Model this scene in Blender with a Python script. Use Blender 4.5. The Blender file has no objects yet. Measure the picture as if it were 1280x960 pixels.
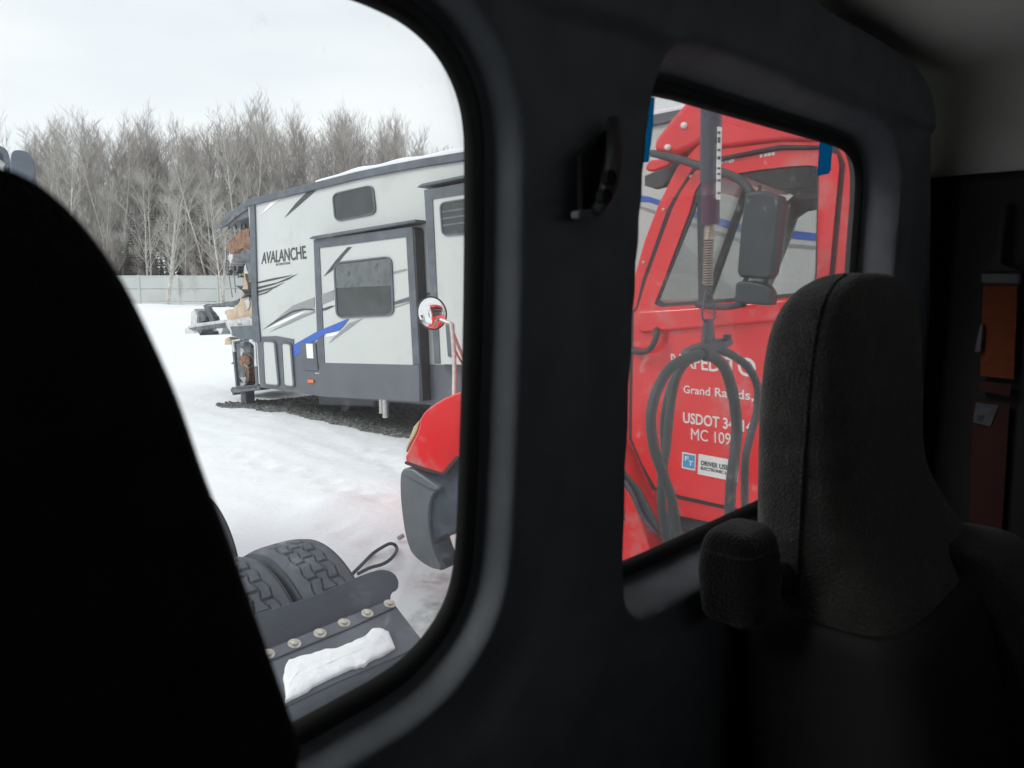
import bpy, bmesh, math, random
import numpy as np
from mathutils import Vector, Matrix, noise
from mathutils.geometry import tessellate_polygon

SC = bpy.context.scene
COL = SC.collection
R = math.radians
V = Vector

# ------------------------------------------------------------------ camera
FPX, PITCH, EYE = 960.0, math.atan(139 / 960.0), V((0, 0, 2.3))
SP, CP = math.sin(PITCH), math.cos(PITCH)
cam_data = bpy.data.cameras.new('camera')
cam = bpy.data.objects.new('camera', cam_data)
COL.objects.link(cam)
cam.location = EYE
cam.rotation_euler = (R(90) - PITCH, 0, 0)
cam_data.sensor_width = 36.0
cam_data.lens = 27.0
cam_data.clip_start = 0.02
cam_data.clip_end = 3000
cam_data.dof.use_dof = True
cam_data.dof.focus_distance = 9.0
cam_data.dof.aperture_fstop = 11.0
SC.camera = cam

# ------------------------------------------------------------------ sky, sun, exposure
SUN_EL, SUN_AZ = R(40), R(248)       # azimuth measured clockwise from +Y
world = bpy.data.worlds.new('World')
SC.world = world
world.use_nodes = True
nt = world.node_tree
nt.nodes.clear()
wo = nt.nodes.new('ShaderNodeOutputWorld')
sky = nt.nodes.new('ShaderNodeTexSky')
sky.sky_type = 'NISHITA'
sky.sun_disc = False
sky.sun_elevation = SUN_EL
sky.sun_rotation = SUN_AZ
bg1 = nt.nodes.new('ShaderNodeBackground'); bg1.inputs[1].default_value = 0.10
nt.links.new(sky.outputs[0], bg1.inputs[0])
tc = nt.nodes.new('ShaderNodeTexCoord')
mp = nt.nodes.new('ShaderNodeMapping'); mp.inputs['Scale'].default_value = (1.2, 1.2, 4.5)
nz = nt.nodes.new('ShaderNodeTexNoise'); nz.inputs['Scale'].default_value = 1.6; nz.inputs['Detail'].default_value = 5
cr = nt.nodes.new('ShaderNodeValToRGB')
cr.color_ramp.elements[0].position = 0.30; cr.color_ramp.elements[0].color = (0.80, 0.84, 0.885, 1)
cr.color_ramp.elements[1].position = 0.66; cr.color_ramp.elements[1].color = (1.0, 1.0, 1.0, 1)
bg2 = nt.nodes.new('ShaderNodeBackground'); bg2.inputs[1].default_value = 0.98
nt.links.new(tc.outputs['Generated'], mp.inputs[0]); nt.links.new(mp.outputs[0], nz.inputs['Vector'])
nt.links.new(nz.outputs['Fac'], cr.inputs[0]); nt.links.new(cr.outputs[0], bg2.inputs[0])
mx = nt.nodes.new('ShaderNodeMixShader'); mx.inputs[0].default_value = 0.93      # cloud cover
nt.links.new(bg1.outputs[0], mx.inputs[1]); nt.links.new(bg2.outputs[0], mx.inputs[2])
nt.links.new(mx.outputs[0], wo.inputs[0])

sd = bpy.data.lights.new('sun', 'SUN'); sd.energy = 1.5; sd.angle = R(25); sd.color = (1, 0.97, 0.93)
sun = bpy.data.objects.new('sun', sd); COL.objects.link(sun)
sdir = V((math.sin(SUN_AZ) * math.cos(SUN_EL), math.cos(SUN_AZ) * math.cos(SUN_EL), math.sin(SUN_EL)))
sun.rotation_euler = sdir.to_track_quat('Z', 'Y').to_euler()
sun.location = sdir * 50

SC.view_settings.view_transform = 'Standard'
SC.view_settings.look = 'None'
SC.view_settings.exposure = 0.2
SC.view_settings.gamma = 1.0
SC.view_settings.use_curve_mapping = False
SC.cycles.use_denoising = True
SC.cycles.max_bounces = 10
SC.cycles.diffuse_bounces = 5
SC.cycles.transparent_max_bounces = 24
SC.cycles.caustics_reflective = False
SC.cycles.caustics_refractive = False

# ------------------------------------------------------------------ geometry helpers
def ray(px, py):
    xc, yc = (px - 640) / FPX, (480 - py) / FPX
    return V((xc, CP + yc * SP, -SP + yc * CP))

def at(px, py, Y):
    d = ray(px, py)
    return EYE + d * (Y / d.y)

def on_ground(px, py, z=0.0):
    d = ray(px, py)
    return EYE + d * ((z - EYE.z) / d.z)

class Plane:
    """A vertical-ish side plane of a real thing: e1 along it, e3 up it, n out of it towards the viewer's side."""
    def __init__(s, vp, line, origin):
        s.o = origin
        s.e1 = -ray(*vp).normalized()
        a, b = ray(line[0], line[1]), ray(line[0] + line[2] * 100, line[1] + 100)
        m = a.cross(b).normalized()
        s.e3 = s.e1.cross(m).normalized()
        if s.e3.z < 0: s.e3 = -s.e3
        s.n = s.e1.cross(s.e3).normalized()
        if s.n.dot(EYE - s.o) < 0: s.n = -s.n
    def pt(s, px, py, off=0.0):
        d = ray(px, py)
        o = s.o + s.n * off
        return EYE + d * ((o - EYE).dot(s.n) / d.dot(s.n))
    def uw(s, px, py, off=0.0):
        q = s.pt(px, py, off) - s.o
        return q.dot(s.e1), q.dot(s.e3)
    def loc(s, u, w, off=0.0):
        return s.o + s.e1 * u + s.e3 * w + s.n * off

LOC = {}
def tag(o, label=None, cat=None, group=None, kind=None):
    if label: o['label'] = label
    if cat: o['category'] = cat
    if group: o['group'] = group
    if kind: o['kind'] = kind
    return o

def empty(name, loc, label=None, cat=None, group=None, parent=None):
    o = bpy.data.objects.new(name, None)
    o.empty_display_size = 0.1
    COL.objects.link(o)
    o.location = loc if parent is None else V(loc) - LOC[parent.name]
    if parent: o.parent = parent
    LOC[o.name] = V(loc)
    return tag(o, label, cat, group)

def mesh(name, verts, faces, mat, parent=None, smooth=False, bevel=0, bseg=2, sub=0, angle=35, base=None):
    """One mesh object from world-space vertices; its origin is its parent's, or its own base."""
    verts = [V(v) for v in verts]
    if parent is not None: L = LOC[parent.name]
    elif base is not None: L = V(base)
    else:
        lo = [min(v[i] for v in verts) for i in range(3)]; hi = [max(v[i] for v in verts) for i in range(3)]
        L = V(((lo[0] + hi[0]) / 2, (lo[1] + hi[1]) / 2, lo[2]))
    me = bpy.data.meshes.new(name)
    me.from_pydata([tuple(v - L) for v in verts], [], faces)
    bm = bmesh.new(); bm.from_mesh(me)
    bmesh.ops.recalc_face_normals(bm, faces=bm.faces)
    bm.to_mesh(me); bm.free()
    if mat: me.materials.append(mat)
    o = bpy.data.objects.new(name, me)
    COL.objects.link(o)
    if parent is not None:
        o.parent = parent
    else:
        o.location = L
    LOC[o.name] = L
    if sub:
        m = o.modifiers.new('smooth', 'SUBSURF'); m.levels = m.render_levels = sub
    if bevel:
        m = o.modifiers.new('bevel', 'BEVEL'); m.width = bevel; m.segments = bseg; m.limit_method = 'ANGLE'; m.angle_limit = R(angle)
        smooth = True
    if smooth:
        me.polygons.foreach_set('use_smooth', [True] * len(me.polygons))
        try: me.set_sharp_from_angle(angle=R(45))
        except Exception: pass
    return o

def prism_data(front, back, holes=()):
    """front/back: lists of 3-D loops (outer); holes: list of (front, back) loop pairs."""
    verts, faces, loops = [], [], []
    allf = [front] + [h[0] for h in holes]; allb = [back] + [h[1] for h in holes]
    idx = []
    for lp in allf:
        idx.append(list(range(len(verts), len(verts) + len(lp)))); verts += lp
    nf = len(verts)
    for lp in allb: verts += lp
    if holes:
        flat = [i for l in idx for i in l]
        for t in tessellate_polygon(allf):
            a, b, c = (flat[k] for k in t)
            faces.append((a, b, c)); faces.append((c + nf, b + nf, a + nf))
    else:
        faces.append(tuple(idx[0])); faces.append(tuple(reversed([i + nf for i in idx[0]])))
    for l in idx:
        for a, b in zip(l, l[1:] + l[:1]): faces.append((b, a, a + nf, b + nf))
    return verts, faces

def chaikin(p, n=2, closed=True):
    p = [tuple(q) for q in p]
    for _ in range(n):
        r = []
        m = len(p)
        for i in range(m if closed else m - 1):
            a, b = np.array(p[i]), np.array(p[(i + 1) % m])
            r += [tuple(a * .75 + b * .25), tuple(a * .25 + b * .75)]
        if not closed: r = [p[0]] + r + [p[-1]]
        p = r
    return p

def rounded(p, rad, seg=5):
    """Round the corners of a 2-D loop by a radius."""
    out = []; m = len(p)
    for i in range(m):
        a, b, c = (np.array(p[(i + k - 1) % m], float) for k in range(3))
        u, v = a - b, c - b
        r = min(rad, np.linalg.norm(u) * .45, np.linalg.norm(v) * .45)
        s, e = b + u / np.linalg.norm(u) * r, b + v / np.linalg.norm(v) * r
        for k in range(seg + 1):
            t = k / seg
            out.append(tuple((1 - t) ** 2 * s + 2 * t * (1 - t) * b + t * t * e))
    return out

def jag(p, amp, n=4, seed=1):
    """Ragged edge: subdivide a 2-D loop and jitter it."""
    rr = random.Random(seed); out = []
    for i in range(len(p)):
        a, b = p[i], p[(i + 1) % len(p)]
        out.append(a)
        for k in range(1, n):
            t = k / n
            out.append((a[0] + (b[0] - a[0]) * t + rr.uniform(-amp, amp), a[1] + (b[1] - a[1]) * t + rr.uniform(-amp, amp)))
    return out

def prism(name, loop, pl, o1, o2, mat, parent=None, holes=(), bevel=0, **kw):
    """A solid: the outline (photo pixels, laid out on the thing's own plane) given a real thickness o1..o2 along the plane's normal."""
    f = [pl.pt(x, y, o1) for x, y in loop]
    b = [q + pl.n * (o2 - o1) for q in f]
    hs = []
    for h in holes:
        hf = [pl.pt(x, y, o1) for x, y in h]
        hs.append((hf, [q + pl.n * (o2 - o1) for q in hf]))
    v, fc = prism_data(f, b, hs)
    return mesh(name, v, fc, mat, parent, bevel=bevel, **kw)

def prism_uw(name, loop, pl, o1, o2, mat, parent=None, holes=(), bevel=0, **kw):
    f = [pl.loc(x, y, o1) for x, y in loop]; b = [pl.loc(x, y, o2) for x, y in loop]
    hs = [([pl.loc(x, y, o1) for x, y in h], [pl.loc(x, y, o2) for x, y in h]) for h in holes]
    v, fc = prism_data(f, b, hs)
    return mesh(name, v, fc, mat, parent, bevel=bevel, **kw)

def box_data(c, ax, ay, az):
    """c centre, three half-axis vectors."""
    v = [c + ax * i + ay * j + az * k for i in (-1, 1) for j in (-1, 1) for k in (-1, 1)]
    return v, [(0, 1, 3, 2), (4, 6, 7, 5), (0, 4, 5, 1), (2, 3, 7, 6), (0, 2, 6, 4), (1, 5, 7, 3)]

def box(name, c, ax, ay, az, mat, parent=None, bevel=0, **kw):
    v, f = box_data(V(c), V(ax), V(ay), V(az))
    return mesh(name, v, f, mat, parent, bevel=bevel, **kw)

def smooth_path(pts, n=8):
    pts = [V(p) for p in pts]
    out = []
    for i in range(len(pts) - 1):
        p0, p1, p2, p3 = pts[max(i - 1, 0)], pts[i], pts[i + 1], pts[min(i + 2, len(pts) - 1)]
        for k in range(n):
            t = k / n
            out.append(0.5 * ((2 * p1) + (p2 - p0) * t + (2 * p0 - 5 * p1 + 4 * p2 - p3) * t * t + (3 * p1 - p0 - 3 * p2 + p3) * t ** 3))
    out.append(pts[-1])
    return out

def tube_data(path, r, seg=10, verts=None, faces=None, cap=True):
    verts = [] if verts is None else verts; faces = [] if faces is None else faces
    path = [V(p) for p in path]
    n = len(path); b0 = len(verts)
    up = None
    for i, p in enumerate(path):
        t = (path[min(i + 1, n - 1)] - path[max(i - 1, 0)]).normalized()
        if up is None:
            up = V((0, 0, 1)) if abs(t.z) < .9 else V((1, 0, 0))
        x = t.cross(up); 
        if x.length < 1e-6: x = t.cross(V((1, .3, 0)))
        x.normalize(); y = t.cross(x).normalized(); up = -y if (-y).dot(up) > 0 else y
        rr = r[i] if isinstance(r, (list, tuple)) else r
        for k in range(seg):
            a = 2 * math.pi * k / seg
            verts.append(p + x * (rr * math.cos(a)) + up * (rr * math.sin(a)))
    for i in range(n - 1):
        for k in range(seg):
            k2 = (k + 1) % seg
            faces.append((b0 + i * seg + k, b0 + i * seg + k2, b0 + (i + 1) * seg + k2, b0 + (i + 1) * seg + k))
    if cap:
        faces.append(tuple(b0 + k for k in range(seg))); faces.append(tuple(b0 + (n - 1) * seg + k for k in reversed(range(seg))))
    return verts, faces

def tube(name, pts, r, mat, parent=None, seg=10, n=8, **kw):
    v, f = tube_data(smooth_path(pts, n) if n > 1 else pts, r, seg)
    return mesh(name, v, f, mat, parent, smooth=True, **kw)

def lathe_data(c, axis, prof, seg=32):
    """prof: (radius, along) pairs, revolved round axis at c."""
    axis = V(axis).normalized()
    x = axis.orthogonal().normalized(); y = axis.cross(x)
    v = []; f = []
    for rr, h in prof:
        for k in range(seg):
            a = 2 * math.pi * k / seg
            v.append(V(c) + axis * h + (x * math.cos(a) + y * math.sin(a)) * max(rr, 1e-4))
    for i in range(len(prof) - 1):
        for k in range(seg):
            k2 = (k + 1) % seg
            f.append((i * seg + k, i * seg + k2, (i + 1) * seg + k2, (i + 1) * seg + k))
    f.append(tuple(range(seg))); f.append(tuple((len(prof) - 1) * seg + k for k in reversed(range(seg))))
    return v, f

def lathe(name, c, axis, prof, mat, parent=None, seg=32, **kw):
    v, f = lathe_data(c, axis, prof, seg)
    return mesh(name, v, f, mat, parent, smooth=True, **kw)

def loft(name, rings, mat, parent=None, **kw):
    n = len(rings[0]); v = []; f = []
    for r in rings: v += r
    for i in range(len(rings) - 1):
        for k in range(n):
            k2 = (k + 1) % n
            f.append((i * n + k, i * n + k2, (i + 1) * n + k2, (i + 1) * n + k))
    f.append(tuple(range(n))); f.append(tuple((len(rings) - 1) * n + k for k in reversed(range(n))))
    return mesh(name, v, f, mat, parent, smooth=True, **kw)

def homography(src, dst):
    A = []; b = []
    for (x, y), (u, v) in zip(src, dst):
        A.append([x, y, 1, 0, 0, 0, -u * x, -u * y]); b.append(u)
        A.append([0, 0, 0, x, y, 1, -v * x, -v * y]); b.append(v)
    h = np.linalg.solve(np.array(A, float), np.array(b, float))
    return np.append(h, 1).reshape(3, 3)

def lettering(name, text, quad, pl, off, mat, parent, bold=0.0, spacing=1.0, depth=0.002):
    """Letters cut as thin vinyl: the font's outline fitted into a quad (TL, TR, BR, BL) on the plane."""
    cu = bpy.data.curves.new('letters', 'FONT'); cu.body = text; cu.offset = bold; cu.space_character = spacing; cu.resolution_u = 3
    ob = bpy.data.objects.new('letters', cu); COL.objects.link(ob)
    dg = bpy.context.evaluated_depsgraph_get(); dg.update()
    me = ob.evaluated_get(dg).to_mesh()
    co = [(v.co.x, v.co.y) for v in me.vertices]; fs = [tuple(p.vertices) for p in me.polygons]
    ob.evaluated_get(dg).to_mesh_clear()
    bpy.data.objects.remove(ob); bpy.data.curves.remove(cu)
    xs = [c[0] for c in co]
    x0, x1 = min(xs), max(xs); y0, y1 = 0.0 - bold, 0.69 + bold
    H = homography([(x0, y1), (x1, y1), (x1, y0), (x0, y0)], quad)
    vs = []
    for x, y in co:
        q = H @ np.array([x, y, 1.0])
        vs.append(pl.pt(q[0] / q[2], q[1] / q[2], off))
    nv = len(vs)
    o = mesh(name, vs, fs, mat, parent)
    m = o.modifiers.new('vinyl', 'SOLIDIFY'); m.thickness = depth; m.offset = 0
    return o

def copy_tree(o, parent=None):
    c = o.copy(); COL.objects.link(c)
    if parent is not None: c.parent = parent
    for ch in list(o.children): copy_tree(ch, c)
    return c

# ------------------------------------------------------------------ materials
def mat(name, col, rough=.5, metal=0.0, var=.12, vscale=8.0, bump=0.0, bscale=40.0, coat=0.0, spec=.5, stain=None, sscale=3.0, sthr=.55, detail=5):
    m = bpy.data.materials.new(name); m.use_nodes = True
    t = m.node_tree; b = t.nodes['Principled BSDF']
    b.inputs['Roughness'].default_value = rough; b.inputs['Metallic'].default_value = metal
    b.inputs['Coat Weight'].default_value = coat; b.inputs['Coat Roughness'].default_value = .08
    b.inputs['Specular IOR Level'].default_value = spec
    tc = t.nodes.new('ShaderNodeTexCoord')
    n = t.nodes.new('ShaderNodeTexNoise'); n.inputs['Scale'].default_value = vscale; n.inputs['Detail'].default_value = detail
    t.links.new(tc.outputs['Object'], n.inputs['Vector'])
    r = t.nodes.new('ShaderNodeValToRGB')
    r.color_ramp.elements[0].position = .3; r.color_ramp.elements[1].position = .7
    r.color_ramp.elements[0].color = (*[c * (1 - var) for c in col], 1); r.color_ramp.elements[1].color = (*[min(1, c * (1 + var)) for c in col], 1)
    t.links.new(n.outputs['Fac'], r.inputs[0]); out = r.outputs[0]
    if stain is not None:
        n2 = t.nodes.new('ShaderNodeTexNoise'); n2.inputs['Scale'].default_value = sscale; n2.inputs['Detail'].default_value = 8; n2.inputs['Roughness'].default_value = .65
        t.links.new(tc.outputs['Object'], n2.inputs['Vector'])
        r2 = t.nodes.new('ShaderNodeValToRGB'); r2.color_ramp.elements[0].position = sthr; r2.color_ramp.elements[1].position = min(1, sthr + .18)
        t.links.new(n2.outputs['Fac'], r2.inputs[0])
        mxn = t.nodes.new('ShaderNodeMixRGB'); mxn.inputs[2].default_value = (*stain, 1)
        t.links.new(r2.outputs[0], mxn.inputs[0]); t.links.new(out, mxn.inputs[1]); out = mxn.outputs[0]
    t.links.new(out, b.inputs['Base Color'])
    if bump:
        n3 = t.nodes.new('ShaderNodeTexNoise'); n3.inputs['Scale'].default_value = bscale; n3.inputs['Detail'].default_value = 4
        t.links.new(tc.outputs['Object'], n3.inputs['Vector'])
        bp = t.nodes.new('ShaderNodeBump'); bp.inputs['Strength'].default_value = bump; bp.inputs['Distance'].default_value = .01
        t.links.new(n3.outputs['Fac'], bp.inputs['Height']); t.links.new(bp.outputs[0], b.inputs['Normal'])
    return m

def fabric(name, col, scale=115.0, bump=.6):
    """Knitted upholstery: fine woven ribs."""
    m = mat(name, col, rough=.95, var=.25, vscale=30, spec=.15)
    t = m.node_tree; b = t.nodes['Principled BSDF']
    b.inputs['Sheen Weight'].default_value = .25
    b.inputs['Sheen Roughness'].default_value = .5
    tc = [n for n in t.nodes if n.type == 'TEX_COORD'][0]
    w = t.nodes.new('ShaderNodeTexVoronoi'); w.inputs['Scale'].default_value = scale * 3.2; w.feature = 'F1'
    w2 = t.nodes.new('ShaderNodeTexNoise'); w2.inputs['Scale'].default_value = 300
    ad = t.nodes.new('ShaderNodeMath'); ad.operation = 'ADD'
    t.links.new(tc.outputs['Object'], w.inputs['Vector']); t.links.new(tc.outputs['Object'], w2.inputs['Vector'])
    t.links.new(w.outputs['Distance'], ad.inputs[0]); t.links.new(w2.outputs['Fac'], ad.inputs[1])
    yr = t.nodes.new('ShaderNodeMapRange'); yr.inputs['From Min'].default_value = .35; yr.inputs['From Max'].default_value = 1.5; yr.inputs['To Min'].default_value = .6; yr.inputs['To Max'].default_value = 1.4
    t.links.new(ad.outputs[0], yr.inputs['Value'])
    src = b.inputs['Base Color'].links[0].from_socket
    vm = t.nodes.new('ShaderNodeVectorMath'); vm.operation = 'SCALE'
    t.links.new(src, vm.inputs[0]); t.links.new(yr.outputs[0], vm.inputs['Scale']); t.links.new(vm.outputs[0], b.inputs['Base Color'])
    bp = t.nodes.new('ShaderNodeBump'); bp.inputs['Strength'].default_value = bump; bp.inputs['Distance'].default_value = .003
    t.links.new(ad.outputs[0], bp.inputs['Height']); t.links.new(bp.outputs[0], b.inputs['Normal'])
    return m

def glass(name, dust=.04, tint=(1, 1, 1), gloss=.5, dustcol=(.8, .8, .8), scale=6.0, patch=.5):
    """A real thin pane: clear, with a film of dust (lit by the sky like any surface) and a weak mirror reflection."""
    m = bpy.data.materials.new(name); m.use_nodes = True
    t = m.node_tree; t.nodes.clear()
    out = t.nodes.new('ShaderNodeOutputMaterial')
    tr = t.nodes.new('ShaderNodeBsdfTransparent'); tr.inputs[0].default_value = (*tint, 1)
    gl = t.nodes.new('ShaderNodeBsdfGlossy'); gl.inputs['Roughness'].default_value = .0
    fr = t.nodes.new('ShaderNodeFresnel'); fr.inputs[0].default_value = 1.45
    ml = t.nodes.new('ShaderNodeMath'); ml.operation = 'MULTIPLY'; ml.inputs[1].default_value = gloss
    m1 = t.nodes.new('ShaderNodeMixShader')
    t.links.new(fr.outputs[0], ml.inputs[0]); t.links.new(ml.outputs[0], m1.inputs[0])
    t.links.new(tr.outputs[0], m1.inputs[1]); t.links.new(gl.outputs[0], m1.inputs[2])
    df = t.nodes.new('ShaderNodeBsdfTranslucent'); df.inputs[0].default_value = (*dustcol, 1)
    tc = t.nodes.new('ShaderNodeTexCoord'); n = t.nodes.new('ShaderNodeTexNoise'); n.inputs['Scale'].default_value = scale; n.inputs['Detail'].default_value = 6
    r = t.nodes.new('ShaderNodeMapRange'); r.inputs['From Min'].default_value = .3; r.inputs['From Max'].default_value = .7
    r.inputs['To Min'].default_value = dust * (1 - patch); r.inputs['To Max'].default_value = dust * (1 + patch)
    sp = t.nodes.new('ShaderNodeTexNoise'); sp.inputs['Scale'].default_value = scale * 9; sp.inputs['Detail'].default_value = 1
    rs = t.nodes.new('ShaderNodeMapRange'); rs.inputs['From Min'].default_value = .72; rs.inputs['From Max'].default_value = .8
    rs.inputs['To Min'].default_value = 0; rs.inputs['To Max'].default_value = .12
    ad = t.nodes.new('ShaderNodeMath'); ad.operation = 'ADD'
    t.links.new(tc.outputs['Object'], n.inputs['Vector']); t.links.new(tc.outputs['Object'], sp.inputs['Vector'])
    t.links.new(n.outputs['Fac'], r.inputs['Value']); t.links.new(sp.outputs['Fac'], rs.inputs['Value'])
    t.links.new(r.outputs[0], ad.inputs[0]); t.links.new(rs.outputs[0], ad.inputs[1])
    m2 = t.nodes.new('ShaderNodeMixShader')
    t.links.new(ad.outputs[0], m2.inputs[0]); t.links.new(m1.outputs[0], m2.inputs[1]); t.links.new(df.outputs[0], m2.inputs[2])
    t.links.new(m2.outputs[0], out.inputs[0])
    return m

M = dict(
    trim=mat('black_trim', (.135, .146, .166), .62, var=.15, vscale=20, bump=.14, bscale=420),
    rubber=mat('window_rubber', (.008, .008, .009), .6, var=.1),
    headliner=mat('grey_headliner', (.82, .82, .75), .95, var=.05, bump=.3, bscale=500, spec=.1),
    blackcloth=mat('black_plastic', (.010, .010, .011), .75),
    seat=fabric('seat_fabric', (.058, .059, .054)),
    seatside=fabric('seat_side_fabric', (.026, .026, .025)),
    darkseat=mat('dark_seat_cloth', (.014, .014, .014), .95, var=.3, vscale=60, bump=.3, bscale=300, spec=.1),
    armfab=fabric('armrest_fabric', (.011, .011, .011)),
    handle=mat('handle_plastic', (.05, .05, .055), .38),
    hole=mat('hole_black', (.004, .004, .004), .9),  # black that paints the shade inside small hollows
    belt=mat('orange_webbing', (.16, .034, .006), .85, var=.15, vscale=80, bump=.4, bscale=400),
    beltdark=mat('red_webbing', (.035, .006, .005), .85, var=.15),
    steel=mat('bright_steel', (.55, .54, .52), .35, 1.0, var=.15, vscale=12, bump=.1, stain=(.25, .18, .12), sthr=.62, sscale=14),
    bolt=mat('zinc_bolt', (.5, .48, .43), .5, .6, var=.2, vscale=60, stain=(.25, .2, .14), sthr=.6, sscale=90),
    tyre=mat('tyre_rubber', (.072, .085, .102), .8, var=.25, vscale=9, bump=.3, bscale=120, stain=(.16, .17, .18), sthr=.56, sscale=7),
    rim=mat('wheel_rim', (.5, .5, .5), .4, .8, var=.2),
    flap=mat('flap_rubber', (.05, .06, .078), .62, var=.25, vscale=6, bump=.3, bscale=60, stain=(.12, .13, .14), sthr=.58, sscale=9),
    plate=mat('fender_plate', (.085, .096, .114), .55, var=.25, vscale=5, bump=.25, bscale=50, stain=(.17, .175, .18), sthr=.58, sscale=6),
    frame=mat('chassis_paint', (.03, .03, .032), .6, var=.3),
    snow=None,
    red=mat('red_paint', (.80, .017, .020), .28, var=.06, vscale=3, coat=.6, stain=(.60, .20, .185), sthr=.54, sscale=3.5),
    redmatt=mat('red_fairing', (.76, .028, .035), .38, var=.06, coat=.3),
    seam=mat('dark_seam', (.05, .03, .035), .8),
    truckblack=mat('truck_black', (.045, .05, .055), .55, var=.2, bump=.1),
    bumper=mat('bumper_grey', (.145, .16, .18), .42, var=.1, bump=.15, bscale=200, coat=.1),
    bumperdark=mat('bumper_inner', (.06, .075, .10), .45, var=.3, vscale=12, stain=(.2, .21, .22), sthr=.63, sscale=20),  # darker bumper copy; shade inside the wrap put into the colour
    mirrorhouse=mat('mirror_housing', (.05, .06, .065), .5, var=.15),
    mirror=mat('mirror_glass', (.9, .9, .9), .02, 1.0, var=.0),
    pitted=mat('pitted_chrome', (.55, .49, .47), .45, .5, var=.2, vscale=30, stain=(.4, .2, .15), sthr=.6, sscale=40),
    cream=mat('yellowed_lens', (.62, .56, .36), .25, var=.1, coat=.4),
    white=mat('white_vinyl', (.82, .82, .80), .5, var=.04),
    label_blue=mat('blue_label', (.05, .33, .62), .5, var=.05),
    label_dark=mat('dark_ink', (.03, .04, .05), .6, var=.05),
    truckint=mat('truck_interior', (.30, .34, .34), .9, var=.15),
    rv=mat('camper_skin', (.53, .56, .545), .38, var=.04, vscale=1.2, coat=.2, stain=(.47, .48, .445), sthr=.56, sscale=1.6),
    rvdark=mat('camper_dark_trim', (.095, .11, .13), .5, var=.22, vscale=5, stain=(.15, .16, .17), sthr=.6, sscale=6),
    rvskirt=mat('camper_skirt', (.105, .115, .135), .45, var=.10, vscale=2, stain=(.14, .15, .165), sthr=.6, sscale=3),
    rvblue=mat('blue_decal', (.03, .11, .48), .4, var=.06),
    rvgrey=mat('grey_decal', (.27, .28, .29), .45, var=.06),
    rvblack=mat('black_decal', (.05, .055, .06), .45, var=.1),
    rvglass=mat('camper_tinted_glass', (.035, .045, .045), .06, var=.3, vscale=3, spec=.6),
    rvblind=mat('camper_blind', (.12, .14, .14), .35, var=.35, vscale=7, stain=(.03, .035, .035), sthr=.52, sscale=7),
    wood=mat('torn_plywood', (.50, .39, .29), .8, var=.25, vscale=6, bump=.4, stain=(.3, .2, .13), sthr=.62, sscale=9),
    insul=mat('torn_insulation', (.24, .135, .085), .95, var=.45, vscale=14, bump=.8, bscale=30, stain=(.1, .07, .05), sthr=.6, sscale=9),
    scrap=mat('torn_scrap', (.12, .13, .145), .75, var=.5, vscale=9, bump=.5, bscale=30, stain=(.5, .5, .5), sthr=.62, sscale=12),
    palescrap=mat('pale_scrap', (.55, .56, .56), .75, var=.25, vscale=9, bump=.4, stain=(.2, .2, .2), sthr=.62, sscale=12),
    orange=mat('orange_lens', (.75, .16, .05), .3, var=.1),
    fence=mat('pale_fence', (.54, .565, .55), .7, var=.08, vscale=.6, stain=(.42, .44, .43), sthr=.58, sscale=.9),
    bark=mat('grey_bark', (.36, .34, .32), .95, var=.35, vscale=1.3),
    barkpale=mat('pale_bark', (.55, .53, .49), .9, var=.3, vscale=2.5, stain=(.12, .11, .10), sthr=.62, sscale=5),
    twig=mat('twig_bark', (.37, .345, .325), .95, var=.3, vscale=.6),
    twigpale=mat('pale_twig', (.42, .40, .37), .95, var=.25, vscale=.8),
    brush=mat('brown_brush', (.40, .36, .33), .95, var=.35, vscale=.8),
    needle=mat('spruce_needles', (.17, .19, .17), .95, var=.45, vscale=.9),
    hose=mat('hose_rubber', (.055, .065, .067), .6, var=.2, vscale=10, bump=.1, stain=(.18, .19, .19), sthr=.64, sscale=20),
    pole=mat('hanger_pole', (.05, .05, .075), .45, var=.15, coat=.1),
    polepurple=mat('hanger_sleeve', (.11, .05, .085), .55, var=.2),
    spring=mat('rusty_spring', (.42, .36, .31), .45, .6, var=.25, vscale=40, stain=(.35, .16, .08), sthr=.58, sscale=60),
    shackle=mat('dull_steel', (.09, .09, .105), .5, .5, var=.25, vscale=30),
    whitetruck=mat('white_paint', (.74, .75, .74), .35, var=.03, coat=.4),
    blueplastic=mat('slate_plastic', (.075, .095, .125), .6, var=.12),
    paper=mat('crumpled_paper', (.7, .68, .62), .8, var=.1),
)

def tape_mat():
    m = mat('blue_tape', (.012, .13, .27), .8, var=.3, vscale=60, bump=.5, bscale=120)
    t = m.node_tree; b = t.nodes['Principled BSDF']; o = [n for n in t.nodes if n.type == 'OUTPUT_MATERIAL'][0]
    tl = t.nodes.new('ShaderNodeBsdfTranslucent'); tl.inputs[0].default_value = (.03, .36, .58, 1)
    mx = t.nodes.new('ShaderNodeMixShader'); mx.inputs[0].default_value = .75
    t.links.new(b.outputs[0], mx.inputs[1]); t.links.new(tl.outputs[0], mx.inputs[2]); t.links.new(mx.outputs[0], o.inputs[0])
    return m
M['tape'] = tape_mat()
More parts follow.
